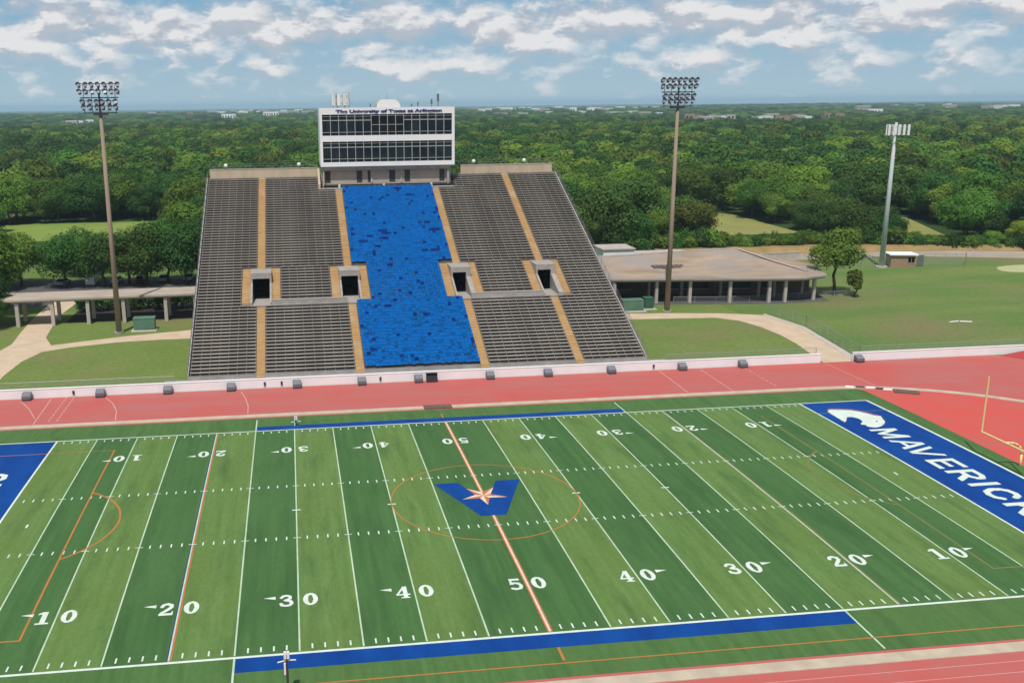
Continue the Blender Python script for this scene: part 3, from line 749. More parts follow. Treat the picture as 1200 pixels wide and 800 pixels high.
# railings
def rail(pts, h=1.05, post=2.5):
    mb = MB()
    for (a, b) in zip(pts, pts[1:]):
        a, b = Vector(a), Vector(b); L = (b - a).length; n = max(1, int(L / post))
        for k in range(n + 1):
            p = a.lerp(b, k / n); mb.cyl(p, p + Vector((0, 0, h)), .03, .03, M['midgrey'], 5)
        for hh in (h, h * .55): mb.cyl(a + Vector((0, 0, hh)), b + Vector((0, 0, hh)), .03, .03, M['midgrey'], 5)
    return mb
add('railing', rail([(XR + .12, yi(0), zi(0) + .1), (XR + .12, yi(NR), zi(NR) + .1)], 1.15, 2.2))
add('railing', rail([(XL - .12, yi(0), zi(0) + .1), (XL - .12, yi(NR), zi(NR) + .1)], 1.15, 2.2))
add('railing', rail([(XL + .4, yi(NR) + .15, zi(NR) + 1.6), (BOXL, yi(NR) + .15, zi(NR) + 1.6)], 1.0, 2.5))
add('railing', rail([(15.6, yi(NR) + .15, zi(NR) + 1.6), (XR - .5, yi(NR) + .15, zi(NR) + 1.6)], 1.0, 2.5))
add('railing', rail([(-10.8, yi(64) + .1, zi(63) + .35), (13.4, yi(64) + .1, zi(63) + .35)], .9, 3))
for k, (x, l) in enumerate(((-29.6, 'round white lamp on the top rail at the left end of the grandstand'), (-15.8, 'round white lamp on the top rail left of the press box'), (18.2, 'round white lamp on the top rail right of the press box'), (28.3, 'round white lamp on the top rail at the right end of the grandstand'))):
    t = thing('globe_lamp', l, 'lamp', (x, yi(NR) + .15, zi(NR) + 1.68), 'globe lamps on the top rail')
    mb = MB(); mb.cyl((0, 0, 0), (0, 0, .35), .05, .05, M['midgrey'], 6); local('post', mb, t)
    bm = bmesh.new(); bmesh.ops.create_icosphere(bm, subdivisions=2, radius=.38, matrix=Matrix.Translation((0, 0, .62)))
    me = bpy.data.meshes.new('globe'); bm.to_mesh(me); me.materials.append(M['antwhite']); me.polygons.foreach_set('use_smooth', [True] * len(me.polygons))
    o = bpy.data.objects.new('globe', me); COL.objects.link(o); o.parent = t

# benches: each row of each block is a bench of its own
BEN = {}
def bench_mesh(L):
    L = round(L, 2)
    if L in BEN: return BEN[L]
    mb = MB()
    mb.box(0, L, .36, .66, .36, .41, M['bench'])
    n = max(2, int(round(L / 1.4)))
    for k in range(n + 1):
        x = .08 + (L - .16) * k / n
        mb.box(x - .035, x + .035, .38, .64, .0, .36, M['bracket']); mb.box(x - .05, x + .05, .352, .67, .41, .418, M['bracket']); mb.box(x - .045, x + .045, .02, D_ - .02, .004, .03, M['bracket'])
    BEN[L] = mb.mesh('bench'); return BEN[L]
blocks = ('leftmost', 'inner left', 'inner right', 'rightmost')
for i in range(NR):
    vom = 20 <= i <= 32
    g = .68
    ints = [(XL + .15, ACX[0] - (VH + WT + SW + .1 if vom else g)), (ACX[0] + (VH + WT + SW + .1 if vom else g), (ACX[1] - (VH + WT + SW + .1 if vom else g)) if i < 64 else BOXL - .15),
            (ACX[2] + (VH + WT + SW + .1 if vom else g) if i < 64 else 13.95, ACX[3] - (VH + WT + SW + .1 if vom else g)), (ACX[3] + (VH + WT + SW + .1 if vom else g), XR - .15)]
    for b, (x0, x1) in enumerate(ints):
        if i in (20, 21) and b in (1, 2): continue
        o = bpy.data.objects.new('bench', bench_mesh(x1 - x0)); COL.objects.link(o); o.location = (x0, yi(i), zi(i))
        pos = 'bottom' if i < 35 else 'top'
        tag(o, 'weathered grey bench, %s row from the %s, %s block of the grandstand' % (ordi(i + 1 if i < 35 else NR - i), pos, blocks[b]), 'bench', 'bench rows of the grandstand')
# blue seats
def seat_mb(mb, x, y, z, mat, folded):
    mb.box(x - .255, x + .255, y + .50, y + .57, z + .38, z + .82, mat)
    if folded: mb.box(x - .21, x + .21, y + .40, y + .49, z + .40, z + .80, mat)
    else: mb.box(x - .25, x + .25, y + .13, y + .49, z + .38, z + .45, mat)
    mb.box(x - .04, x + .04, y + .44, y + .50, z, z + .38, M['dark'])
SEATM = {}
for k, mt in ((0, 'seat'), (1, 'seatdark')):
    for fo in (0, 1):
        mb = MB(); seat_mb(mb, 0, 0, 0, M[mt], fo); SEATM[k, fo] = mb.mesh('stadium_seat')
rest = MB(); cnt = 0
for i in range(0, 64):
    vom = 20 <= i <= 32
    a = ACX[1] + (.68 if not vom else VH + WT + SW + .08) + .3; b = ACX[2] - (.68 if not vom else VH + WT + SW + .08) - .3
    n = int((b - a) / .53) + 1
    for k in range(n):
        x = a + (b - a) * k / (n - 1); y, z = yi(i), zi(i)
        nv = noise.noise(Vector((x * .5, i * 3.7, 2.2))) * .8 + .45 * noise.noise(Vector((x * .25, i * .3, 5.2)))
        dk = 1 if nv > .50 else (1 if rnd() < .03 else 0)
        fo = 1 if (dk and rnd() < .5) or rnd() < .25 else 0
        if cnt < 300:
            o = bpy.data.objects.new('stadium_seat', SEATM[dk, fo]); COL.objects.link(o); o.location = (x + U(-.015, .015), y + U(-.04, .04), z + U(-.03, .03)); o.rotation_euler = (U(-.05, .05), 0, U(-.04, .04)); cnt += 1
            side = k + 1 if k < n / 2 else n - k
            tag(o, '%s plastic stadium seat, %s row from the bottom, %s from the %s aisle' % ('navy' if dk else 'blue', ordi(i + 1), ordi(side), 'left' if k < n / 2 else 'right'), 'seat', 'blue seats of the middle block')
        else: seat_mb(rest, x + U(-.02, .02), y + U(-.05, .05), z + U(-.05, .05), M['seatdark' if dk else 'seat'], fo)
o = rest.build('upper_seats'); tag(o, 'block of blue stadium seats filling the upper middle of the grandstand', 'seats', kind='stuff')

# ------------------------------------------------------------------ press box
PX0, PX1, PYF, PYB = -11.75, 13.75, 123.2, 132.0
press = thing('press_box', 'white two storey glazed press box on top of the grandstand', 'press box', (1, 124, 23))
def padd(name, mb, par=None): return mb.build(name, par or press)
bpy.context.view_layer.update()
zA, zB, zC, zD, zE = 37.2, 36.0, 32.15, 31.05, 27.25
mb = MB()
mb.box(PX0, PX1, PYF, PYF + .35, zB, zA, M['presswhite'])                      # fascia
mb.box(PX0, PX1, PYF - .03, PYF + .35, zD, zC, M['presswhite']); mb.box(PX0, PX1, PYF - .03, PYF + .4, 26.45, zE, M['presswhite'])
mb.box(PX0, PX0 + .5, PYF - .02, PYF + .35, zC, zB - .003, M['presswhite']); mb.box(PX1 - .5, PX1, PYF - .02, PYF + .35, zC, zB - .003, M['presswhite'])
mb.box(PX0, PX0 + .5, PYF - .02, PYF + .35, zE + .002, zD - .003, M['presswhite']); mb.box(PX1 - .5, PX1, PYF - .02, PYF + .35, zE + .002, zD - .003, M['presswhite'])
mb.box(PX0 + .002, PX0 + .3, PYF + .36, PYB, 26.5, zA - .002, M['presswhite']); mb.box(PX1 - .3, PX1 - .002, PYF + .36, PYB, 26.5, zA - .002, M['presswhite'])
mb.box(PX0 + .31, PX1 - .31, PYB - .3, PYB, 23, zA - .01, M['presswhite'])
mb.box(PX0 + .31, PX1 - .31, PYF + .6, PYF + .7, 27.3, zB, M['black'])        # dark interior behind the glass
padd('wall', mb)
mb = MB(); mb.box(PX0 + .3, PX1 - .3, PYF + .36, PYB - .31, zA - .5, zA - .15, M['roofgrey']); padd('roof', mb)
mb = MB(); mb.box(PX0 + .15, PX1 - .9, PYF + .45, PYB - .4, 25.75, 26.44, M['conc']); padd('floor_slab', mb)
mb = MB(); mb.box(PX0 + .5, PX1 - .6, PYF + 1.3, PYB - .35, 23.0, 25.74, M['presswall']); mb.box(PX1 - 1.35, PX1 - .95, PYF + .6, PYF + 1.29, 22.9, 25.74, M['conc'])
mb.box(PX0 + .35, PX0 + .6, PYF + .5, PYF + 1.29, 22.9, 25.74, M['beige']); padd('lower_wall', mb)
for x0, x1 in ((-10.95, -9.95), (-4.95, -3.9), (-2.85, -2.3), (1.3, 2.45), (4.25, 5.3), (11.0, 12.0)):
    mb = MB(); mb.box(x0, x1, PYF + 1.26, PYF + 1.3, 23.36, 25.55, M['dark']); d = padd('door', mb)
    mb = MB(); mb.box(x1 - .15, x1 - .08, PYF + 1.2, PYF + 1.26, 24.3, 24.45, M['grey']); padd('handle', mb, d)
for x in (-3.5 + 1.4, 3.6): 
    mb = MB(); mb.box(x - .15, x + .15, PYF + 1.15, PYF + 1.3, 23.3, 25.74, M['pale']); padd('pilaster', mb)
NB = 16; bw = (PX1 - PX0 - 1.0) / NB
for (zt, zb, tier) in ((zB, zC, 0), (zD, zE, 1)):
    for k in range(NB):
        x0 = PX0 + .5 + k * bw; x1 = x0 + bw
        opn = tier == 0 and 6 <= k <= 9
        mb = MB(); mb.poly([(x0 + .04, PYF + .2, zb + .02), (x1 - .04, PYF + .2, zb + .02), (x1 - .04, PYF + .2, zt - .02), (x0 + .04, PYF + .2, zt - .02)], M['glassblk' if opn else 'glass'])
        w = padd('window', mb)
        mb = MB(); H = zt - zb
        for xx in ((x0, ) if k else ()): mb.box(xx - .06, xx + .06, PYF + .04, PYF + .24, zb + .001, zt - .004, M['mull'])
        bars = ((.50, .09), (.155, .07), (.93, .07)) if opn else ((.72, .16), (.155, .09), (.90, .06))
        for f, th in bars: mb.box(x0 + .061, x1 - .061, PYF + .06, PYF + .22, zb + H * f - th / 2, zb + H * f + th / 2, M['mull'])
        padd('frame', mb, w)
cu = bpy.data.curves.new('lettering', 'FONT'); cu.body = 'The University of Texas at Arlington'; cu.size = 1.18; cu.extrude = .04; cu.offset = .055; cu.align_x = 'CENTER'
to = bpy.data.objects.new('tmp', cu); COL.objects.link(to); bpy.context.view_layer.update()
me = bpy.data.meshes.new_from_object(to.evaluated_get(bpy.context.evaluated_depsgraph_get())); COL.objects.unlink(to)
xs = [v.co.x for v in me.vertices]; sc = 20.0 / (max(xs) - min(xs))
for v in me.vertices: v.co = Vector((1.35 + v.co.x * sc, PYF - .06 - v.co.z, 36.32 + v.co.y * .62))
me.materials.clear(); me.materials.append(M['textblue'])
lo = bpy.data.objects.new('lettering', me); COL.objects.link(lo); lo.parent = press; lo.matrix_parent_inverse = press.matrix_basis.inverted()
# roof equipment
def panel_array(label, loc, rad, zc, n, h, w, arms, mat, name='antenna_array'):
    t = thing(name, label, 'antenna', loc)
    for k in range(n):
        a = 2 * math.pi * k / n + .2
        ro = Matrix.Translation((rad * math.cos(a), rad * math.sin(a), zc)) @ Matrix.Rotation(a, 4, 'Z')
        mb = MB(); mb.box(-.08, .12, -w / 2, w / 2, -h / 2, h / 2, mat, ro); local('panel', mb, t)
    mb = MB()
    for dz in (-h * .3, h * .3):
        ring = [(rad * .93 * math.cos(2 * math.pi * k / 16), rad * .93 * math.sin(2 * math.pi * k / 16), zc + dz) for k in range(17)]
        mb.tube(ring, .04, M['grey'], 5)
    for k in range(6):
        a = k * math.pi / 3
        mb.cyl((rad * .95 * math.cos(a), rad * .95 * math.sin(a), zc - h / 2 - arms), (rad * .95 * math.cos(a), rad * .95 * math.sin(a), zc + h / 2), .05, .05, M['midgrey'], 5)
    local('frame', mb, t)
    return t
panel_array('round cluster of white antenna panels on the left of the press box roof', (-7.4, 127.2, 37.05), 1.55, 1.7, 9, 2.2, .62, .55, M['antwhite'])
t = thing('roof_penthouse', 'cream rounded plant housing in the middle of the press box roof', 'roof housing', (1.5, 127.5, 37.0))
mb = MB(); pr = [(-2.3, 0), (-2.15, .9), (-1.7, 1.45), (-1.1, 1.65), (1.1, 1.65), (1.7, 1.45), (2.15, .9), (2.3, 0)]
for yy in (-1.6, 1.6): mb.poly([(x, yy, z) for x, z in (pr if yy > 0 else pr[::-1])], M['presswhite'])
for (xa, za), (xb, zb) in zip(pr, pr[1:]): mb.poly([(xa, -1.6, za), (xb, -1.6, zb), (xb, 1.6, zb), (xa, 1.6, za)], M['pale'])
local('shell', mb, t)
mb = MB(); mb.cyl((-.2, -1.3, 1.6), (-.2, -1.3, 2.6), .04, .03, M['midgrey'], 5); local('aerial', mb, t)
for x, h, r, l in ((-1.9, .9, .12, 'short dark vent on the press box roof left of the cream housing'), (6.0, .8, .13, 'left one of two short dark vents right of the cream roof housing'), (7.2, 1.1, .12, 'right one of two short dark vents right of the cream roof housing'),
                (9.85, 1.6, .16, 'shorter dark aerial near the right end of the press box roof'), (11.1, 2.6, .2, 'tallest dark aerial near the right end of the press box roof')):
    t = thing('roof_aerial', l, 'aerial', (x, 126.5, 37.0))
    mb = MB(); mb.cyl((0, 0, 0), (0, 0, h), r * .35, r * .35, M['midgrey'], 6); local('rod', mb, t)
    mb = MB(); mb.box(-r, r, -r, r, h * .45, h, M['midgrey']); local('head', mb, t)
for x, y, l in ((-8.3, 124.35, 'small white drum on the deck in front of the press box, leftmost'), (2.9 - 2.7, 124.3, 'small white drum on the deck in front of the press box, middle'), (9.4, 124.3, 'small white drum on the deck in front of the press box, rightmost')):
    mb = MB(); mb.cyl((0, 0, 0), (0, 0, .6), .22, .24, M['antwhite'], 10); mb.cyl((0, 0, .6), (0, 0, .66), .25, .2, M['pale'], 10)
    o = mb.build('deck_drum'); o.location = (x, y - .1, zi(63) + .36); tag(o, l, 'drum')

# ------------------------------------------------------------------ light poles and the cell tower
def light_pole(label, x, y):
    t = thing('light_pole', label, 'floodlight', (x, y, 0), 'stadium light poles')
    mb = MB(); mb.cyl((0, 0, 0), (0, 0, 36.6), .50, .27, M['polebrown'], 14); local('pole', mb, t, True)
    mb = MB(); mb.cyl((0, 0, -.05), (0, 0, .25), .8, .8, M['conc'], 14); local('base', mb, t)
    rows = [(41.15, 7, 3.05), (40.1, 7, 3.0), (38.45, 6, 2.6), (37.6, 6, 2.6)]
    mb = MB(); mb.cyl((0, 0, 36.6), (0, 0, 41.4), .2, .12, M['dark'], 8)
    for z, n, hw in rows: mb.box(-hw - .1, hw + .1, .16, .28, z + .32, z + .42, M['dark'])
    mb.box(-3.0, 3.0, .05, .3, 39.2, 39.4, M['midgrey']); mb.box(-2.6, 2.6, -.1, .5, 36.85, 36.97, M['dark']); mb.box(-1.1, 1.1, -.5, .8, 36.55, 36.84, M['dark'])
    for xx in (-2.5, -1.25, 1.25, 2.5): mb.box(xx - .05, xx + .05, .18, .26, 36.9, 41.4, M['midgrey'])
    local('crossarms', mb, t)
    mb = MB()
    ro = Matrix.Rotation(R(-28), 4, 'X')
    mb.box(-.2, .2, -.12, .22, -.22, .34, M['midgrey'], ro)
    def ringp(rr, yy): return [tuple(ro @ Vector((rr * math.cos(k / 12 * 6.2832), yy, rr * math.sin(k / 12 * 6.2832)))) for k in range(12)]
    a, b, c = ringp(.16, -.1), ringp(.35, -.46), ringp(.325, -.44)
    for k in range(12):
        j = (k + 1) % 12; mb.poly([a[k], a[j], b[j], b[k]], M['grey'])
    mb.poly(c, M['lens'])
    vis = [tuple(ro @ Vector((.37 * math.cos(th), yy, .37 * math.sin(th)))) for yy in (-.44, -.74) for th in [math.pi * q / 6 for q in range(7)]]
    for k in range(6): mb.poly([vis[k], vis[k + 1], vis[k + 8], vis[k + 7]], M['midgrey'])
    me = mb.mesh('lamp')
    for z, n, hw in rows:
        for k in range(n):
            o = bpy.data.objects.new('lamp', me); COL.objects.link(o); o.parent = t; o.location = (-hw + 2 * hw * k / (n - 1), 0, z); o.rotation_euler = (0, 0, U(-.25, .25))
    return t
light_pole('tall brown floodlight mast left of the grandstand', -47.9, 105.4)
light_pole('tall brown floodlight mast right of the grandstand', 50.6, 105.7)
t = thing('cell_tower', 'tall grey white monopole with panel antennas beside the brown hut', 'phone mast', (117.2, 143.8, 0))
mb = MB(); mb.cyl((0, 0, 0), (0, 0, 32.6), .62, .30, M['cellgrey'], 14); local('pole', mb, t, True)
mb = MB(); mb.cyl((0, 0, -.05), (0, 0, .3), 1.3, 1.3, M['pale'], 14); local('base', mb, t)
mb = MB(); tri = [Vector((2.6 * math.cos(a), 2.6 * math.sin(a), 0)) for a in (R(200), R(320), R(80))]
for k in range(3):
    for dz in (30.0, 31.6): mb.cyl(tri[k] + Vector((0, 0, dz)), tri[(k + 1) % 3] + Vector((0, 0, dz)), .07, .07, M['grey'], 6)
    mb.cyl((0, 0, 30.8), tri[k] + Vector((0, 0, 30.8)), .08, .08, M['grey'], 6); 
local('platform', mb, t)
for k in range(3):
    a, b = tri[k], tri[(k + 1) % 3]; nrm = (a + b).normalized(); an = math.atan2(nrm.y, nrm.x)
    for f in (.04, .28, .52, .76, .98):
        p = a.lerp(b, f) + nrm * .25
        ro = Matrix.Translation((p.x, p.y, 31.0)) @ Matrix.Rotation(an, 4, 'Z')
        mb = MB(); mb.box(-.1, .12, -.25, .25, -1.15, 1.15, M['antwhite'], ro); mb.box(-.3, -.1, -.04, .04, -1.1, 1.1, M['grey'], ro); local('antenna_panel', mb, t)

# ------------------------------------------------------------------ canopy on the left, pavilion on the right, hut
t = thing('walkway_canopy', 'long flat roofed concrete walkway canopy left of the grandstand', 'canopy', (-51, 117, 0))
bpy.context.view_layer.update()
f0, f1, b1, b0 = (-72, 112.5, 4.95), (-33.3, 113.7, 4.95), (-33.3, 120.6, 4.95), (-72, 119.9, 4.95)
mb = MB(); mb.prism([f0[:2], f1[:2], b1[:2], b0[:2]], 4.62, 4.95, M['roofgrey']); mb.build('roof', t)
mb = MB(); mb.prism([(-71.9, 113.0), (-33.4, 114.2), (-33.4, 114.6), (-71.9, 113.4)], 4.3, 4.618, M['conc']); mb.build('beam', t)
for x in (-66.6, -60.6, -54.5, -48.3, -40.9, -35.6):
    yf = 112.8 + (x + 71.9) / 38.5 * 1.2
    for y in (yf + .4, yf + 5.2):
        mb = MB(); mb.box(x - .3, x + .3, y - .3, y + .3, -.03, 4.298 if y < yf + 1 else 4.618, M['pale']); mb.build('column', t)
pav = thing('pavilion', 'low wide pavilion with tan gravel roof and white columns right of the grandstand', 'pavilion', (60, 118, 0))
bpy.context.view_layer.update()
eave = [(36.2, 115.6), (44.5, 113.3), (52.5, 112.4), (57, 111.9), (62.5, 111.0), (66.5, 110.3), (73, 109.3), (79, 108.7), (84.6, 110.8)]
ridge = [(40, 129), (47, 130), (53, 131), (57, 132), (62, 133), (66.5, 133.8), (74, 134.8), (77.5, 135.2), (80, 126)]
back = [(40, 140), (47, 140), (53, 140), (57, 140), (62, 140), (66.5, 140), (74, 140), (78, 139), (88, 122)]
mb = MB(); ze, zr = 4.9, 6.6
rz_ = [zr] * 8 + [5.6]
for k in range(8):
    m1, m2 = [(eave[q][0] * .62 + ridge[q][0] * .38, eave[q][1] * .62 + ridge[q][1] * .38, ze + .25) for q in (k, k + 1)]
    mb.poly([(*eave[k], ze), (*eave[k + 1], ze), m2, m1], M['roof'])
    mb.poly([m1, m2, (*ridge[k + 1], rz_[k + 1]), (*ridge[k], rz_[k])], M['roof'])
    mb.poly([(*ridge[k], rz_[k]), (*ridge[k + 1], rz_[k + 1]), (*back[k + 1], 5.0), (*back[k], 5.0)], M['roof'])
    mb.poly([(*eave[k], ze), (*eave[k], ze - .3), (*eave[k + 1], ze - .3), (*eave[k + 1], ze)], M['conc'])
    mb.poly([(eave[k][0], eave[k][1], ze - .3), (eave[k][0], eave[k][1] + 9, ze - .3), (eave[k + 1][0], eave[k + 1][1] + 9, ze - .3), (eave[k + 1][0], eave[k + 1][1], ze - .3)], M['conc'])
    mb.poly([(*back[k], 5.0), (*back[k + 1], 5.0), (*back[k + 1], 4.6), (*back[k], 4.6)], M['conc'])
mb.poly([(*eave[8], ze), (*ridge[8], 5.6), (*back[8], 5.0)], M['roof']); mb.poly([(*eave[0], ze), (*ridge[0], zr), (*back[0], 5.0)], M['roof'])
mb.build('roof', pav)
mb = MB()
for (xa, ya), (xb, yb) in zip(ridge[:7], ridge[1:8]):
    mb.prism([(xa, ya - .25), (xb, yb - .25), (xb, yb + .25), (xa, ya + .25)], zr - .1, zr + .28, M['pale'])
for (xa, ya, za), (xb, yb, zb) in (((77.5, 135.2, zr), (80.3, 124, 5.5)), ((80.3, 124, 5.5), (82.3, 114.5, 5.0))):
    mb.poly([(xa - .2, ya, za + .2), (xb - .2, yb, zb + .2), (xb + .4, yb, zb + .2), (xa + .4, ya, za + .2)], M['pale']); mb.poly([(xa + .4, ya, za + .2), (xb + .4, yb, zb + .2), (xb + .4, yb, zb - .1), (xa + .4, ya, za - .1)], M['pale'])
mb.build('coping', pav)
mb = MB()
for (xa, ya), (xb, yb) in zip(eave, eave[1:]):
    mb.prism([(xa, ya + .75), (xb, yb + .75), (xb, yb + 1.2), (xa, ya + 1.2)], ze - .72, ze - .305, M['roofgrey'])
mb.build('beam', pav)
for x, y in ((43.3, 114.3), (51.5, 113.7), (57.9, 112.9), (65.4, 111.6), (72.8, 110.5), (75.9, 110.2), (82.4, 111.4)):
    mb = MB(); mb.box(x - .28, x + .28, y - .28, y + .28, -.03, ze - .73, M['pale']); mb.build('column', pav)
    mb = MB(); mb.box(x + .3, x + .8, y + 5.2, y + 5.7, -.03, ze - .31, M['conc']); mb.build('column', pav)
mb = MB(); mb.prism([(38, 123.5), (55, 121.6), (66.5, 120), (79, 118.2), (86, 119.5), (86, 121.5), (66.5, 138), (40, 138)], -.03, ze - .32, M['brownwall']); mb.build('wall', pav)
for x0, x1 in ((46, 49.5), (56.5, 60.5), (61.5, 65), (69, 73), (75.5, 78)):
    yl = lambda x: (123.5 - (x - 38) * .1118 if x < 55 else 121.6 - (x - 55) * .1391 if x < 66.5 else 120 - (x - 66.5) * .144) - .06
    mb = MB(); mb.prism([(x0, yl(x0)), (x1, yl(x1)), (x1, yl(x1) + .03), (x0, yl(x0) + .03)], 1.2, 3.2, M['glass']); w = mb.build('window', pav)
    mb = MB(); mb.prism([(x0 - .1, yl(x0) - .05), (x1 + .1, yl(x1) - .05), (x1 + .1, yl(x1) + .03), (x0 - .1, yl(x0) + .03)], 1.05, 1.2, M['conc']); mb.build('sill', w)
mb = MB(); mb.prism([(36, 113.2), (57, 111.4), (73, 108.9), (85, 109.8), (86.5, 119), (79, 119), (40, 124.5)], -.04, .0, M['asphalt']); mb.build('floor_slab', pav)
def plainhouse(name, label, cat, x, y, w, d, h, wall, roof, rz=0, group=None, over=.3, win=True, door=True):
    t = thing(name, label, cat, (x, y, 0), group, rz)
    mb = MB(); mb.box(-w / 2, w / 2, -d / 2, d / 2, -.1, h, wall); local('wall', mb, t)
    mb = MB(); mb.box(-w / 2 - over, w / 2 + over, -d / 2 - over, d / 2 + over, h + .002, h + .25, roof); local('roof', mb, t)
    return t
plainhouse('service_building', 'white flat roofed service block behind the right pavilion next to the stand', 'building', 55.5, 151, 7.2, 7, 5.3, M['wallwhite'], M['pale'], 0)
t = plainhouse('service_building', 'lower white flat roofed block behind the pavilion ridge', 'building', 66, 150, 12, 5, 3.9, M['wallwhite'], M['pale'], 0)
t = plainhouse('hut', 'small brown hut with flat white roof beside the grey phone mast', 'hut', 122.3, 144.6, 5.4, 3.6, 2.75, M['hutbrown'], M['wallwhite'], R(-14), over=.45)
mb = MB(); mb.box(1.1, 2.45, -1.85, -1.81, 1.05, 2.25, M['black']); w = local('window', mb, t)
mb = MB(); mb.box(1.72, 1.82, -1.9, -1.855, 1.05, 2.25, M['hutbrown']); mb.box(1.0, 2.55, -1.9, -1.82, .93, 1.045, M['pale']); local('frame', mb, w)
mb = MB(); mb.box(-2.74, -2.705, -1.2, .9, .2, 2.3, M['pale']); local('door', mb, t)
t = thing('windscreen', 'dark screen panel standing right of the brown hut', 'screen', (126.4, 143.4, 0))
mb = MB(); mb.box(-.6, .9, -.05, .05, .1, 2.6, M['midgrey']); local('panel', mb, t); mb = MB(); mb.cyl((-.6, .1, 0), (-.6, .1, 2.7), .05, .05, M['grey']); mb.cyl((.9, .1, 0), (.9, .1, 2.7), .05, .05, M['grey']); local('post_frame', mb, t)
fence('tall grey mesh backstop right of the brown hut', [(127.6, 143.3), (136.5, 141.5), (139, 145)], 2.9, 2)
fence('grey mesh fence left of the phone mast', [(107, 146.5), (113, 145.2), (118.4, 144.2)], 2.4, 2)
t = thing('retaining_wall', 'pale low concrete wall along the dirt road behind the pavilion', 'wall', (86, 157, 0))
mb = MB(); mb.prism([(-2, 0), (19, 1.5), (19, 1.8), (-2, .3)], -.05, 1.6, M['pale']); local('wall', mb, t); mb = MB(); mb.prism([(-2.05, -.06), (19.05, 1.44), (19.05, 1.86), (-2.05, .36)], 1.602, 1.72, M['pale']); local('coping', mb, t)
# green boxes
def cabinet(label, x, y, w, d, h, mat, rz=0, slab=True):
    t = thing('utility_cabinet', label, 'utility box', (x, y, 0), None, rz)
    mb = MB(); mb.box(-w / 2, w / 2, -d / 2, d / 2, .12, h, mat); local('body', mb, t)
    mb = MB(); mb.prism([(-w / 2 - .06, -d / 2 - .06), (w / 2 + .06, -d / 2 - .06), (w / 2 + .06, d / 2 + .06), (-w / 2 - .06, d / 2 + .06)], h, lambda a, b: h + (.06 if b < 0 else .16), mat); local('lid', mb, t)
    mb = MB()
    for k in range(3): 
        xx = -w / 2 + w * (k + .5) / 3; mb.box(xx - w * .14, xx + w * .14, -d / 2 - .03, -d / 2, .3, h - .2, mat)
    local('door', mb, t)
    if slab: mb = MB(); mb.box(-w / 2 - .35, w / 2 + .35, -d / 2 - .9, d / 2 + .3, -.02, .118, M['pathconc']); local('plinth', mb, t)
cabinet('pale green steel cabinet on a concrete pad right of the left floodlight mast', -43.8, 107.2, 3.6, 1.7, 2.1, M['green'])
cabinet('wide pale green steel cabinet at the foot of the right end of the grandstand', 44.6, 107.8, 3.9, 1.8, 2.0, M['green'])
cabinet('smaller dark green cabinet left of the right floodlight mast', 48.2, 109.2, 1.7, 1.6, 2.0, M['dkgreen'])
for x, y, l, rz in ((95.6, 88.6, 'longer white pipe lying on the right field', .2), (97.6, 88.3, 'shorter white pipe lying on the right field', -.4)):
    mb = MB(); mb.cyl((-.9, 0, .12), (.9, 0, .12), .13, .13, M['antwhite'], 8); mb.cyl((.9, 0, .12), (1.0, 0, .12), .18, .18, M['antwhite'], 8)
    o = mb.build('pipe'); o.location = (x, y, 0); o.rotation_euler = (0, 0, rz); tag(o, l, 'pipe')
t = thing('white_hurdle', 'white hurdle frame on the track at the far right edge', 'hurdle', (88.6, 60.8, 0))
mb = MB(); mb.box(-.6, .6, -.03, .03, .7, .95, M['antwhite']); local('bar', mb, t)
for s in (-1, 1):
    mb = MB(); mb.box(s * .55 - .03, s * .55 + .03, -.03, .03, 0, .7, M['antwhite']); mb.box(s * .55 - .03, s * .55 + .03, -.6, 0, 0, .06, M['antwhite']); local('foot', mb, t)


# ------------------------------------------------------------------ parked cars behind the left canopy
def car(label, x, y, rz, mat, van=False):
    t = thing('parked_van' if van else 'parked_car', label, 'van' if van else 'car', (x, y, 0), 'vehicles parked behind the canopy', rz)
    mb = MB()
    pr = [(-2.6, .35), (-2.65, 1.1), (-2.6, 2.7), (1.3, 2.75), (1.75, 1.6), (2.6, 1.3), (2.7, .8), (2.65, .35)] if van else [(-2.2, .35), (-2.25, .8), (-2.1, 1.0), (-1.2, 1.02), (1.1, .98), (2.1, .85), (2.25, .6), (2.2, .35)]
    hw = .98 if van else .88
    for s in (-1, 1): mb.poly([(x_, s * hw, z_) for x_, z_ in pr][::s], mat)
    for (a, za), (b, zb) in zip(pr, pr[1:] + pr[:1]): mb.poly([(a, -hw, za), (b, -hw, zb), (b, hw, zb), (a, hw, za)], mat)
    local('body', mb, t)
    mb = MB()
    if van: mb.box(1.36, 1.7, -.85, .85, 1.75, 2.5, M['glass'], Matrix.Rotation(0, 4, 'Y')); local('windscreen', mb, t)
    else:
        cb = [(-1.75, 1.02), (-1.2, 1.48), (.4, 1.5), (1.1, .99)]
        for s in (-1, 1): mb.poly([(x_, s * (.86 if z_ < 1.2 else .68), z_) for x_, z_ in cb][::s], M['glass'])
        mb.poly([(-1.75, -.86, 1.02), (-1.2, -.68, 1.48), (-1.2, .68, 1.48), (-1.75, .86, 1.02)], M['glass']); mb.poly([(.4, -.68, 1.5), (1.1, -.86, .99), (1.1, .86, .99), (.4, .68, 1.5)], M['glass'])
        local('windows', mb, t)
        mb = MB(); mb.box(-1.22, .42, -.69, .69, 1.47, 1.53, mat); local('roof', mb, t)
    for sx in (-1.4, 1.45):
        for s in (-1, 1):
            mb = MB(); mb.cyl((sx, s * (hw - .18), .33), (sx, s * (hw + .02), .33), .34, .34, M['tyre'], 14); mb.cyl((sx, s * (hw + .02), .33), (sx, s * (hw + .03), .33), .2, .2, M['grey'], 10); local('wheel', mb, t)
car('white box van parked under the trees behind the left canopy', -61.6, 155.0, R(88), M['carwhite'], True)
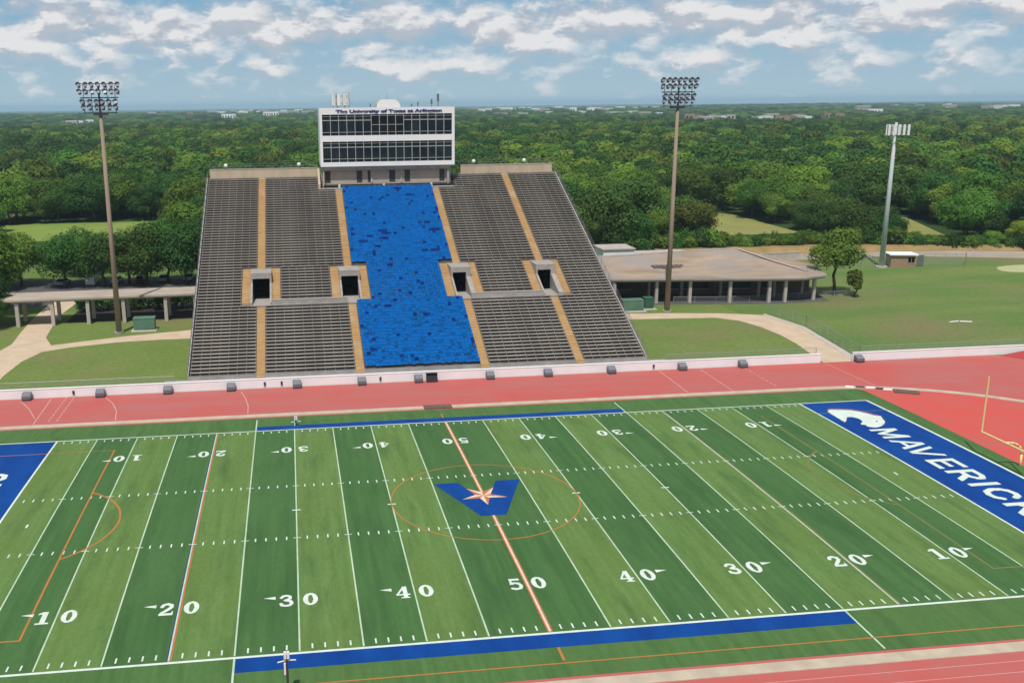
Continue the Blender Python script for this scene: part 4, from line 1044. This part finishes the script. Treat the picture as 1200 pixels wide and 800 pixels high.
car('silver car parked left of the white van behind the canopy', -68.0, 155.5, R(80), M['carsilver'])
car('white car parked between the white van and the light mast', -56.6, 156.0, R(85), M['carwhite'])
car('dark red car parked behind the canopy right of the light mast', -51.5, 156.2, R(92), M['carred'])
car('silver car parked behind the canopy, next to the dark red car', -46.5, 156.4, R(90), M['carsilver'])
car('white car parked behind the canopy, nearest to the grandstand', -41.0, 156.6, R(88), M['carwhite'])

# ------------------------------------------------------------------ trees
def crown_mesh(seed, H, RAD, n, leaf, mat, base=.22, lobes=11, spread=.62, flat=.8):
    r = random.Random(seed); mb = MB(); k = mb.mi(mat)
    L = []
    zc = H * (base + 1) / 2; hz = H * (1 - base) / 2
    for i in range(lobes):
        a = r.random() * 6.283; q = math.sqrt(r.random()) * spread * RAD; zz = zc + (r.random() * 1.5 - .75) * hz * .72
        fz = max(.35, 1 - ((zz - zc) / hz) ** 2 * .55)
        L.append((q * math.cos(a) * fz, q * math.sin(a) * fz, zz, RAD * (.22 + .26 * r.random()) * (0.75 + .25 * fz)))
    L.append((0, 0, zc + hz * .45, RAD * .5)); L.append((0, 0, zc, RAD * .62))
    wt = [l[3] ** 2 for l in L]
    for _ in range(n):
        l = r.choices(L, wt)[0]
        d = Vector((r.gauss(0, 1), r.gauss(0, 1), r.gauss(.25, 1))).normalized()
        rr = l[3] * (.80 + .28 * r.random()) if r.random() > .13 else l[3] * (1.05 + .32 * r.random())
        p = Vector((l[0] + d.x * rr, l[1] + d.y * rr, l[2] + d.z * rr * flat))
        if p.z < H * base * .75: p.z = H * base * (.75 + .3 * r.random())
        nn = (d * 1.25 + Vector((r.gauss(0, .34), r.gauss(0, .34), r.gauss(.12, .34)))).normalized()
        t1 = nn.orthogonal().normalized(); t1.rotate(Matrix.Rotation(r.random() * 6.28, 3, nn)); t2 = nn.cross(t1)
        s = leaf * (.6 + .8 * r.random()); s2 = s * (.45 + .35 * r.random())
        b = len(mb.v)
        mb.v += [tuple(p - t1 * s), tuple(p - t2 * s2 + nn * s * .12), tuple(p + t1 * s), tuple(p + t2 * s2 + nn * s * .12)]
        mb.f.append((b, b + 1, b + 2, b + 3)); mb.m.append(k)
    return mb.mesh('crown')
def trunk_mesh(H, RAD, seed, thick=.03, base=.3):
    r = random.Random(seed); mb = MB(); pts = [Vector((0, 0, -.1))]
    for k in range(1, 4): pts.append(Vector((r.gauss(0, .12 * k), r.gauss(0, .12 * k), H * base * k / 3)))
    rad = [H * thick, H * thick * .8, H * thick * .7, H * thick * .6]
    for a, b, ra, rb in zip(pts, pts[1:], rad, rad[1:]): mb.cyl(a, b, ra, rb, M['bark'], 8, False)
    for k in range(6):
        a = r.random() * 6.28; q = pts[-1] + Vector((math.cos(a) * RAD * .45, math.sin(a) * RAD * .45, H * (.2 + .25 * r.random())))
        mid = pts[-1].lerp(q, .5) + Vector((0, 0, -.3)); mb.cyl(pts[-1], mid, H * thick * .45, H * thick * .3, M['bark'], 6, False); mb.cyl(mid, q, H * thick * .3, H * thick * .1, M['bark'], 5, False)
    return mb.mesh('trunk')
KINDS = [(0, 'dark green'), (0, 'dark green'), (1, 'mid green'), (1, 'mid green'), (2, 'olive green'), (3, 'bright lime green'), (0, 'dark green')]
CROWN, TRUNK = [], []
for k, (li, nm_) in enumerate(KINDS):
    CROWN.append(crown_mesh(100 + k, 11.0, 5.2 if k % 2 else 5.8, 8500, .235, LEAF[li], .10 if k % 2 else .16, 16, .70)); TRUNK.append(trunk_mesh(11.0, 5.5, 200 + k))
def tree(x, y, k, s, sz, rot, label, group=None, cm=None, tm=None, z=0):
    t = thing('tree', label, 'tree', (x, y, z - .02), group, rot); t.scale = (s, s, sz)
    o = bpy.data.objects.new('crown', cm or CROWN[k]); COL.objects.link(o); o.parent = t
    o = bpy.data.objects.new('trunk', tm or TRUNK[k]); COL.objects.link(o); o.parent = t
    return t
# the standalone trees
cm = crown_mesh(501, 14, 4.9, 5200, .26, LEAF[2], .30, 14, .72, .85); tm = trunk_mesh(14, 5, 502, .028, .42)
tree(89.0, 115.3, 0, 1, 1, 0, 'tall olive green tree standing alone at the right end of the pavilion', None, cm, tm)
cm2 = crown_mesh(503, 5.6, 1.9, 1600, .22, LEAF[2], .2, 7, .6, 1.1)
tree(91.8, 112.6, 0, 1, 1, 0, 'small olive tree right of the tall lone tree by the pavilion', None, cm2, trunk_mesh(6.2, 2, 504))
cm3 = crown_mesh(505, 17.5, 7.0, 6500, .34, LEAF[1], .16, 13, .65, .9)
tree(-73.6, 123.8, 0, 1, 1, 0, 'big green tree at the left edge behind the end of the canopy', None, cm3, trunk_mesh(17.5, 7, 506))
tree(-70.8, 112.6, 0, .5, .55, 1.2, 'dark small tree at the left edge in front of the canopy end', None)
for j, (x, y, k, sc_, h_) in enumerate(((-82, 150.5, 0, 1.05, 1.1), (-77.0, 156, 2, 1.0, 1.0), (-66.8, 151.8, 0, 1.0, .98), (-62.5, 155.5, 2, .92, .92), (-58.3, 152.0, 6, 1.08, 1.0), (-53.6, 154.0, 0, 1.05, 1.02), (-49.5, 152.2, 1, 1.12, 1.12), (-45.2, 154.5, 6, 1.15, 1.2), (-41.0, 151.5, 0, 1.12, 1.16), (-36.8, 153.5, 6, 1.1, 1.25), (-33.0, 151.8, 1, 1.1, 1.2))):
    nmx = ['farthest left', 'second from the left', 'third from the left', 'fourth from the left', 'fifth from the left', 'sixth from the left', 'seventh from the left', 'fourth from the right', 'third from the right', 'second from the right', 'nearest to the stand'][j]
    tree(x, y, k, sc_ * 1.12, h_ * 1.08, j * 1.3, '%s tree in the row behind the left canopy, %s' % (KINDS[k][1], nmx), 'tree row behind the left canopy')
# far buildings: planned here so that the wood leaves clearings round them
PLAN, CLEAR = [], []
rb = random.Random(5)
nb = 0
HOUSES = [(945, 385, .2, 14, 'grey roofed house half hidden in the wood behind the pavilion', 'pale'), (1128, 380, -.3, 12, 'pale roofed house half hidden in the wood right of the phone mast', 'pale'),
          (268, 470, .1, 15, 'tan roofed house in the wood above the left end of the grandstand', 'hutbrown'), (4, 385, .3, 14, 'pale roofed house in the wood at the left edge', 'pale'), (1040, 560, 0, 16, 'white roofed house far back in the wood behind the phone mast', 'wallwhite'), (700, 520, .2, 15, 'brown roofed house in the wood behind the right end of the stand', 'hutbrown')]
def hpos(u, dist):
    a = math.atan2(u - 483.65, CF) + yaw
    return CAM.x + dist * math.sin(a), CAM.y + dist * math.cos(a)
for h_ in HOUSES: CLEAR.append((*hpos(h_[0], h_[1]), 8.5, 1.9))
def farhouse(u, dist, w, d, h, wall, roof, label, name='distant_building'):
    # u is only used to choose a bearing; the house stands on the ground at its own distance
    a = math.atan2(u - 483.65, CF) + yaw
    x, y = CAM.x + dist * math.sin(a), CAM.y + dist * math.cos(a)
    PLAN.append(dict(name=name, label=label, x=x, y=y, w=w, d=d, h=h, wall=wall, roof=roof)); CLEAR.append((x, y, w * .75, 6))
def buildhouse(name, label, x, y, w, d, h, wall, roof):
    t = plainhouse(name, label, 'building', x, y, w, d, h, wall, roof, rb.uniform(-.3, .3), None, .2)
    t.location.z = relief(x, y) + 1.5
    mb = MB()
    for k in range(int(w / 7)): mb.box(-w / 2 + 2 + 7 * k, -w / 2 + 5.5 + 7 * k, -d / 2 - .06, -d / 2 - .01, h * .45, h * .75, M['glass'])
    if mb.v: local('window', mb, t)
    return t
for (u0, u1, d0, d1, n, where, big) in ((255, 372, 2600, 4600, 22, 'left of the press box', 1.0), (545, 770, 2200, 4600, 34, 'right of the press box', 1.0), (795, 975, 1250, 1900, 18, 'right of the right light mast', .9), (985, 1190, 2500, 4200, 9, 'at the far right', 1.), (90, 130, 1500, 2600, 3, 'at the far left', .8), (180, 250, 3000, 4500, 4, 'above the wood at left', .9)):
    for k in range(n):
        u = u0 + (u1 - u0) * (k + rb.random()) / n; dist = rb.uniform(d0, d1)
        red = big == .9 and rb.random() < .45
        w = rb.uniform(12, 42) * big * (dist / 3000) ** .5
        farhouse(u, dist, w, rb.uniform(14, 30), rb.uniform(11, 14) * (1.0 if dist < 2600 else 1.35), M['hutbrown'] if red else rb.choice([M['wallwhite'], M['wallwhite'], M['pale']]), M['darkroof'] if red else rb.choice([M['wallwhite'], M['pale']]),
                 '%s far flat roofed building %s, %s from the left' % ('brown' if red else 'pale', where, ordi(k + 1)))
farhouse(405, 9000, 60, 40, 75, M['pale'], M['conc'], 'tall pale far tower block on the horizon left of the press box')


for p in PLAN: buildhouse(**p)
sm = [crown_mesh(611 + q, 4.0, 2.7, 1300, .24, LEAF[l_], .0, 8, .75, .8) for q, l_ in enumerate((0, 1, 2, 1))]
sn = ('dark green', 'mid green', 'olive green', 'mid green')
ns = 0
for xq in [62 + 2.9 * q for q in range(46)]:
    for row in (0, 1):
        lim = 176.5 if xq < 120 else (176.5 - (xq - 120) * .29)
        q = rnd(); kk = 0 if q < .45 else 1 if q < .7 else 2 if q < .85 else 3
        x, y = xq + U(-1, 1) + row * 1.4, lim - .5 + row * 3.4 + U(-.8, .8)
        low_ = 93 < x < 128 or 139 < x < 165
        sc_ = U(.75, 1.1) if low_ else U(.9, 1.6)
        ns += 1
        u = project(x, y, 2)[0]
        zn = 'behind the pavilion' if u < 880 else 'behind the lone tree and hut' if u < 1075 else 'at the far right'
        lab = '%s %s bush at the wood edge %s, %s row' % ('small' if sc_ < 1.0 else 'large', sn[kk], zn, 'front' if row == 0 else 'second')
        t = thing('shrub', lab, 'bush', (x, y, -.02), lab.replace('bush', 'bushes', 1), U(0, 6.28)); t.scale = (sc_, sc_, sc_ * U(.8, 1.1))
        o = bpy.data.objects.new('foliage', sm[kk]); COL.objects.link(o); o.parent = t
sheet('shade_sheet', [(-59, 115.2), (-33.4, 115.2), (-33.4, 129), (-59, 129)], -.022, M['canopy_shade'])  # dark ground sheet added to paint the shade under the canopy
def house(x, y, rz, w, d, label, roofm):
    t = thing('house', label, 'house', (x, y, 0), None, rz)
    mb = MB(); mb.box(-w / 2, w / 2, -d / 2, d / 2, -.1, 3.2, M['pale']); local('wall', mb, t)
    mb = MB(); e = .5
    for s_ in (-1, 1): mb.poly([(-w / 2 - e, s_ * (d / 2 + e), 3.1), (w / 2 + e, s_ * (d / 2 + e), 3.1), (w / 2 + e, 0, 5.8), (-w / 2 - e, 0, 5.8)], roofm)
    for s_ in (-1, 1): mb.poly([(s_ * w / 2, -d / 2, 3.2), (s_ * w / 2, d / 2, 3.2), (s_ * w / 2, 0, 5.7)], M['pale'])
    local('roof', mb, t)
    for xx in (-w * .3, w * .1):
        mb = MB(); mb.box(xx, xx + 1.4, -d / 2 - .05, -d / 2 - .01, 1, 2.4, M['glass']); local('window', mb, t)
    mb = MB(); mb.box(w * .32, w * .32 + 1, -d / 2 - .05, -d / 2 - .01, 0, 2.1, M['hutbrown']); local('door', mb, t)
for u_, dist_, rz_2, w_, lab_, rm_ in HOUSES:
    house(*hpos(u_, dist_), rz_2, w_, 9, lab_, M[rm_])
hm = crown_mesh(601, 3.3, 2.1, 900, .22, LEAF[0], .0, 7, .7, .9)
for j in range(11):
    t = thing('hedge_bush', 'dark rounded bush behind the left canopy columns, %s from the left' % ordi(j + 1), 'bush', (-57.5 + j * 2.3, 124.5 + .7 * (j % 3), -.02), 'bushes behind the left canopy', j * 1.1)
    o = bpy.data.objects.new('foliage', hm); COL.objects.link(o); o.parent = t
    mb = MB(); mb.cyl((0, 0, -.05), (0, 0, .8), .07, .05, M['bark'], 6); local('stem', mb, t)
tree(-73.5, 115.5, 6, .95, 1.05, 2.2, 'dark green tree at the left edge beside the end of the canopy', None)
pts = []
def okpt(x, y):
    if x < -33:
        if x < -86 and 122 < y < 176: return True
        if y < 166: return False
        if y > 168 and y < 276 and -104 - (y - 168) * .05 < x < -47: return False
        if y < 176 and x < -69: return y > 168
    elif x < 62:
        if y < 172: return False
    else:
        lim = 176.5 if x < 120 else (176.5 - (x - 120) * .29)
        if y < lim: return False
        if 93 < x < 133 and y < 259 and x < 128 + (y - 200) * .1 : return False
        if 139 < x < 187 and y < 240 and x < 165 + (y - 176) * .34 and x > 139 + (y - 176) * .2: return False
    for bx_, by_, br, fr_ in CLEAR:
        dx_, dy_ = x - bx_, y - by_
        if -br * fr_ < dy_ < br * 1.0 and abs(dx_) < br: return False
    return True
rg = random.Random(11)
def scatter(r0, r1, sp, jit=.42):
    out = []
    n = int(2 * r1 / sp)
    xm = r1 * 1.0
    y = 100.
    while y < r1:
        half = 60 + (y + 62) * .95
        xc = (y + 62) * .02 - 10
        x = xc - half
        while x < xc + half:
            px, py = x + rg.uniform(-jit, jit) * sp, y + rg.uniform(-jit, jit) * sp
            d = math.hypot(px - CAM.x, py - CAM.y)
            if r0 <= d < r1 and okpt(px, py): out.append((px, py, d))
            x += sp
        y += sp
    return out
cand = scatter(0, 620, 8.2)
vis = []; other = []
for x, y, d in cand:
    u, v, w = project(x, y, 7)
    gx = 1.15 * noise.noise(Vector((x / 30, y / 30, .5))) + .30 * rg.uniform(-1, 1)
    k = rg.choice([0, 1, 6]) if gx < -.02 else rg.choice([2, 3, 2, 3, 4]) if gx < .36 else rg.choice([4, 3, 5])
    if rg.random() < .03: k = 5
    s = rg.uniform(.85, 1.65); sz = s * rg.uniform(.78, 1.05)
    if x > 62 and y < 203 and 96 < x < 180:         # lower scrub in front of the clearings
        f = .36 if (94 < x < 128 or 140 < x < 164) else .8
        s *= max(f, .5); sz *= f
    inv = -25 < u < 1225
    hidden = -38 < x < 45 and d < 330
    (vis if inv and not hidden else other).append((d, x, y, k, s, sz, rg.uniform(0, 6.28)))
vis.sort()
def zone(x, y, d):
    if x < -33:
        return 'in the tree row behind the left canopy' if y < 169 else 'in the wood left of the grandstand'
    if x < 62: return 'in the wood right behind the grandstand'
    u = project(x, y, 5)[0]
    if u < 830: return 'in the wood behind the pavilion and light mast'
    if u < 1010: return 'in the wood behind the lone tree'
    return 'in the wood behind the phone mast and hut'
def band(d): return 'at the front' if d < 262 else 'in the middle' if d < 300 else 'farther back'
for q in vis[:285]:
    d, x, y, k, s, sz, rot = q; zn = zone(x, y, d)
    lab = '%s tree %s' % (KINDS[k][1], zn)
    if 'row' not in zn: lab += ', ' + band(d)
    tree(x, y, k, s, sz, rot, lab, lab.replace(' tree ', ' trees ', 1))
# lime tree that stands out at the right
tree(168.5, 184.5, 5, .95, 1.1, .5, 'bright yellow green round tree in the wood at the far right')
tree(162, 177.5, 2, 1.25, 1.3, 1.5, 'large mid green tree left of the bright yellow green one at right')
# everything farther: one instanced wood
inst = [(x, y, k, s, sz, rot) for d, x, y, k, s, sz, rot in vis[285:] + other]
def farset(r0, r1, sp, sc):
    for x, y, d in scatter(r0, r1, sp):
        cl = noise.noise(Vector((x / 420, y / 420, 7.7)))
        if d > 1100 and cl > .16: continue
        gx = 1.2 * noise.noise(Vector((x / 60, y / 60, .5))) + .3 * rg.uniform(-1, 1)
        k = rg.choice([0, 1, 6]) if gx < .0 else rg.choice([2, 3, 4]) if gx < .45 else rg.choice([4, 3, 5])
        s = rg.uniform(.8, 1.6) * sc
        inst.append((x, y, k, s, s * rg.uniform(.8, 1.1) * (1 if d < 1300 else .52 if d < 2600 else .33), rg.uniform(0, 6.28)))
farset(620, 1300, 10.2, 1.05); farset(1300, 2600, 16, 1.6); farset(2600, 5200, 29, 2.8)
SRC = {}
lowc = [crown_mesh(300 + k, 11, 5.5, 2200, .46, LEAF[li], .1, 9) for k, (li, _) in enumerate(KINDS)]
me = bpy.data.meshes.new('wood_points'); me.from_pydata([(x, y, relief(x, y) - .1) for x, y, *_ in inst], [], [])
for nme, typ, vals in (('kind', 'INT', [i[2] for i in inst]), ('rot', 'FLOAT', [i[5] for i in inst])):
    at = me.attributes.new(nme, typ, 'POINT'); at.data.foreach_set('value', vals)
at = me.attributes.new('scl', 'FLOAT_VECTOR', 'POINT'); at.data.foreach_set('vector', [c for i in inst for c in (i[3], i[3], i[4])])
wood = bpy.data.objects.new('distant_wood', me); COL.objects.link(wood)
tag(wood, 'dense green wood stretching back to the horizon behind the grandstand', 'wood', kind='stuff')
ng = bpy.data.node_groups.new('wood_scatter', 'GeometryNodeTree')
ng.interface.new_socket('Geometry', in_out='INPUT', socket_type='NodeSocketGeometry'); ng.interface.new_socket('Geometry', in_out='OUTPUT', socket_type='NodeSocketGeometry')
gi = ng.nodes.new('NodeGroupInput'); go = ng.nodes.new('NodeGroupOutput'); jn = ng.nodes.new('GeometryNodeJoinGeometry')
def attr(nm__, typ):
    n = ng.nodes.new('GeometryNodeInputNamedAttribute'); n.data_type = typ; n.inputs[0].default_value = nm__; return n.outputs[0]
ak, ar, asx = attr('kind', 'INT'), attr('rot', 'FLOAT'), attr('scl', 'FLOAT_VECTOR')
cmb = ng.nodes.new('ShaderNodeCombineXYZ'); ng.links.new(ar, cmb.inputs[2])
for k in range(len(KINDS)):
    so = bpy.data.objects.new('wood_crown', lowc[k])        # source shape of the wood, not linked to the scene
    cp = ng.nodes.new('FunctionNodeCompare'); cp.data_type = 'INT'; cp.operation = 'EQUAL'; ng.links.new(ak, cp.inputs[2]); cp.inputs[3].default_value = k
    oi = ng.nodes.new('GeometryNodeObjectInfo'); oi.inputs[0].default_value = so; oi.inputs[1].default_value = True
    ip = ng.nodes.new('GeometryNodeInstanceOnPoints')
    ng.links.new(gi.outputs[0], ip.inputs['Points']); ng.links.new(cp.outputs[0], ip.inputs['Selection']); ng.links.new(oi.outputs['Geometry'], ip.inputs['Instance'])
    ng.links.new(cmb.outputs[0], ip.inputs['Rotation']); ng.links.new(asx, ip.inputs['Scale']); ng.links.new(ip.outputs[0], jn.inputs[0])
ng.links.new(jn.outputs[0], go.inputs[0])
md = wood.modifiers.new('scatter', 'NODES'); md.node_group = ng
print('instances', len(inst), 'visible near', len(vis))

# ------------------------------------------------------------------ haze, sky, sun
mb = MB(); mb.box(-32000, 32000, -32000, 32000, -150, 62, None) if False else None
HZ = True
if HZ:
    m = bpy.data.materials.new('haze'); m.use_nodes = True; t = m.node_tree; t.nodes.clear()
    o = t.nodes.new('ShaderNodeOutputMaterial'); v = t.nodes.new('ShaderNodeVolumePrincipled')
    v.inputs['Color'].default_value = (.56, .79, .97, 1); v.inputs['Density'].default_value = 9.5e-5; v.inputs['Anisotropy'].default_value = 0
    t.links.new(v.outputs[0], o.inputs['Volume'])
    mb = MB(); mb.box(-31000, 31000, -31000, 31000, -130, 70, m)
    tag(mb.build('haze'), kind='stuff')
SUN_AZ = Vector((-.35, -.94)).normalized(); EL = R(62)
sd = bpy.data.lights.new('sun', 'SUN'); sd.energy = 3.9; sd.angle = R(.53); sd.color = (1, .96, .90)
so = bpy.data.objects.new('sun', sd); COL.objects.link(so)
dirv = Vector((SUN_AZ.x * math.cos(EL), SUN_AZ.y * math.cos(EL), math.sin(EL)))
so.rotation_euler = dirv.to_track_quat('Z', 'Y').to_euler(); so.location = (0, 0, 200)
w = bpy.data.worlds.new('World'); S.world = w; w.use_nodes = True; t = w.node_tree; t.nodes.clear()
out = t.nodes.new('ShaderNodeOutputWorld'); bg = t.nodes.new('ShaderNodeBackground'); sky = t.nodes.new('ShaderNodeTexSky')
sky.sky_type = 'NISHITA'; sky.sun_disc = False; sky.sun_elevation = EL; sky.sun_rotation = math.atan2(SUN_AZ.x, SUN_AZ.y); sky.altitude = 200; sky.dust_density = .6; sky.ozone_density = 1.5
tc = t.nodes.new('ShaderNodeTexCoord'); sp = t.nodes.new('ShaderNodeSeparateXYZ'); t.links.new(tc.outputs['Generated'], sp.inputs[0])
el = math_(t, 'ARCSINE', sp.outputs[2]); az = math_(t, 'ARCTAN2', sp.outputs[0], sp.outputs[1])
def cloud(de):
    c = t.nodes.new('ShaderNodeCombineXYZ')
    t.links.new(math_(t, 'MULTIPLY', az, 20.0), c.inputs[0]); t.links.new(math_(t, 'MULTIPLY', math_(t, 'ADD', el, de), 42.0), c.inputs[1]); c.inputs[2].default_value = 0
    n1 = t.nodes.new('ShaderNodeTexNoise'); n1.noise_dimensions = '2D'; n1.inputs['Scale'].default_value = 1.0; n1.inputs['Detail'].default_value = 6; n1.inputs['Roughness'].default_value = .60; n1.inputs['Distortion'].default_value = .15
    t.links.new(c.outputs[0], n1.inputs['Vector'])
    v1 = t.nodes.new('ShaderNodeTexVoronoi'); v1.voronoi_dimensions = '2D'; v1.feature = 'F1'; v1.inputs['Scale'].default_value = .62; v1.inputs['Detail'].default_value = 1.6; v1.inputs['Roughness'].default_value = .6
    ds = t.nodes.new('ShaderNodeVectorMath'); ds.operation = 'MULTIPLY_ADD'; t.links.new(n1.outputs['Color'], ds.inputs[0]); ds.inputs[1].default_value = (1.1, .9, 0); t.links.new(c.outputs[0], ds.inputs[2])
    t.links.new(ds.outputs[0], v1.inputs['Vector'])
    puff = math_(t, 'SUBTRACT', 1.0, v1.outputs['Distance'])
    return math_(t, 'ADD', math_(t, 'MULTIPLY', n1.outputs[0], .76), math_(t, 'MULTIPLY', puff, .27))
n0, n1 = cloud(0), cloud(.010)
# cover by elevation: clear haze low down, a row of puffs, then a broad bank of cumulus
def curve(src, pts):
    n = t.nodes.new('ShaderNodeFloatCurve'); c = n.mapping.curves[0]
    while len(c.points) > 2: c.points.remove(c.points[1])
    c.points[0].location = pts[0]; c.points[-1].location = pts[-1]
    for p in pts[1:-1]: c.points.new(*p)
    n.mapping.update(); t.links.new(src, n.inputs['Value']); return n.outputs[0]
ev = ramp(t, el, 0, R(12))
lf = nz(t, 2.2, (1, 1, 1), 2, .5, 17)
cov = curve(ev, [(0, .10), (.09, .30), (.13, .46), (.17, .57), (.22, .62), (.27, .84), (.34, 1.0), (.40, .92), (.46, .66), (.52, .56), (.7, .55), (1, .5)])
band = math_(t, 'ADD', math_(t, 'MULTIPLY', math_(t, 'ADD', cov, -.6), .42), math_(t, 'MULTIPLY', math_(t, 'ADD', lf, -.5), .12))
def dens(nv): return ramp(t, math_(t, 'ADD', nv, band), .35, .60)
d0 = dens(n0); lit = ramp(t, math_(t, 'SUBTRACT', n0, n1), -.06, .085)
ccol = mixc(t, lit, (5.1, 5.45, 6.1), (8.6, 8.5, 8.5))
skyc = sky.outputs[0]
low = mixc(t, ramp(t, el, R(.2), R(6.5)), (4.3, 5.8, 6.7), (2.1, 4.25, 6.2))
skyc = mixc(t, ramp(t, el, R(16), R(8)), skyc, low)
fin = mixc(t, math_(t, 'MULTIPLY', d0, .94), skyc, ccol)
t.links.new(fin, bg.inputs[0]); bg.inputs[1].default_value = .095; t.links.new(bg.outputs[0], out.inputs[0])
S.view_settings.view_transform = 'Standard'; S.view_settings.look = 'None'; S.view_settings.exposure = 0; S.view_settings.gamma = 1
S.cycles.max_bounces = 6; S.cycles.transparent_max_bounces = 12; S.cycles.volume_bounces = 1
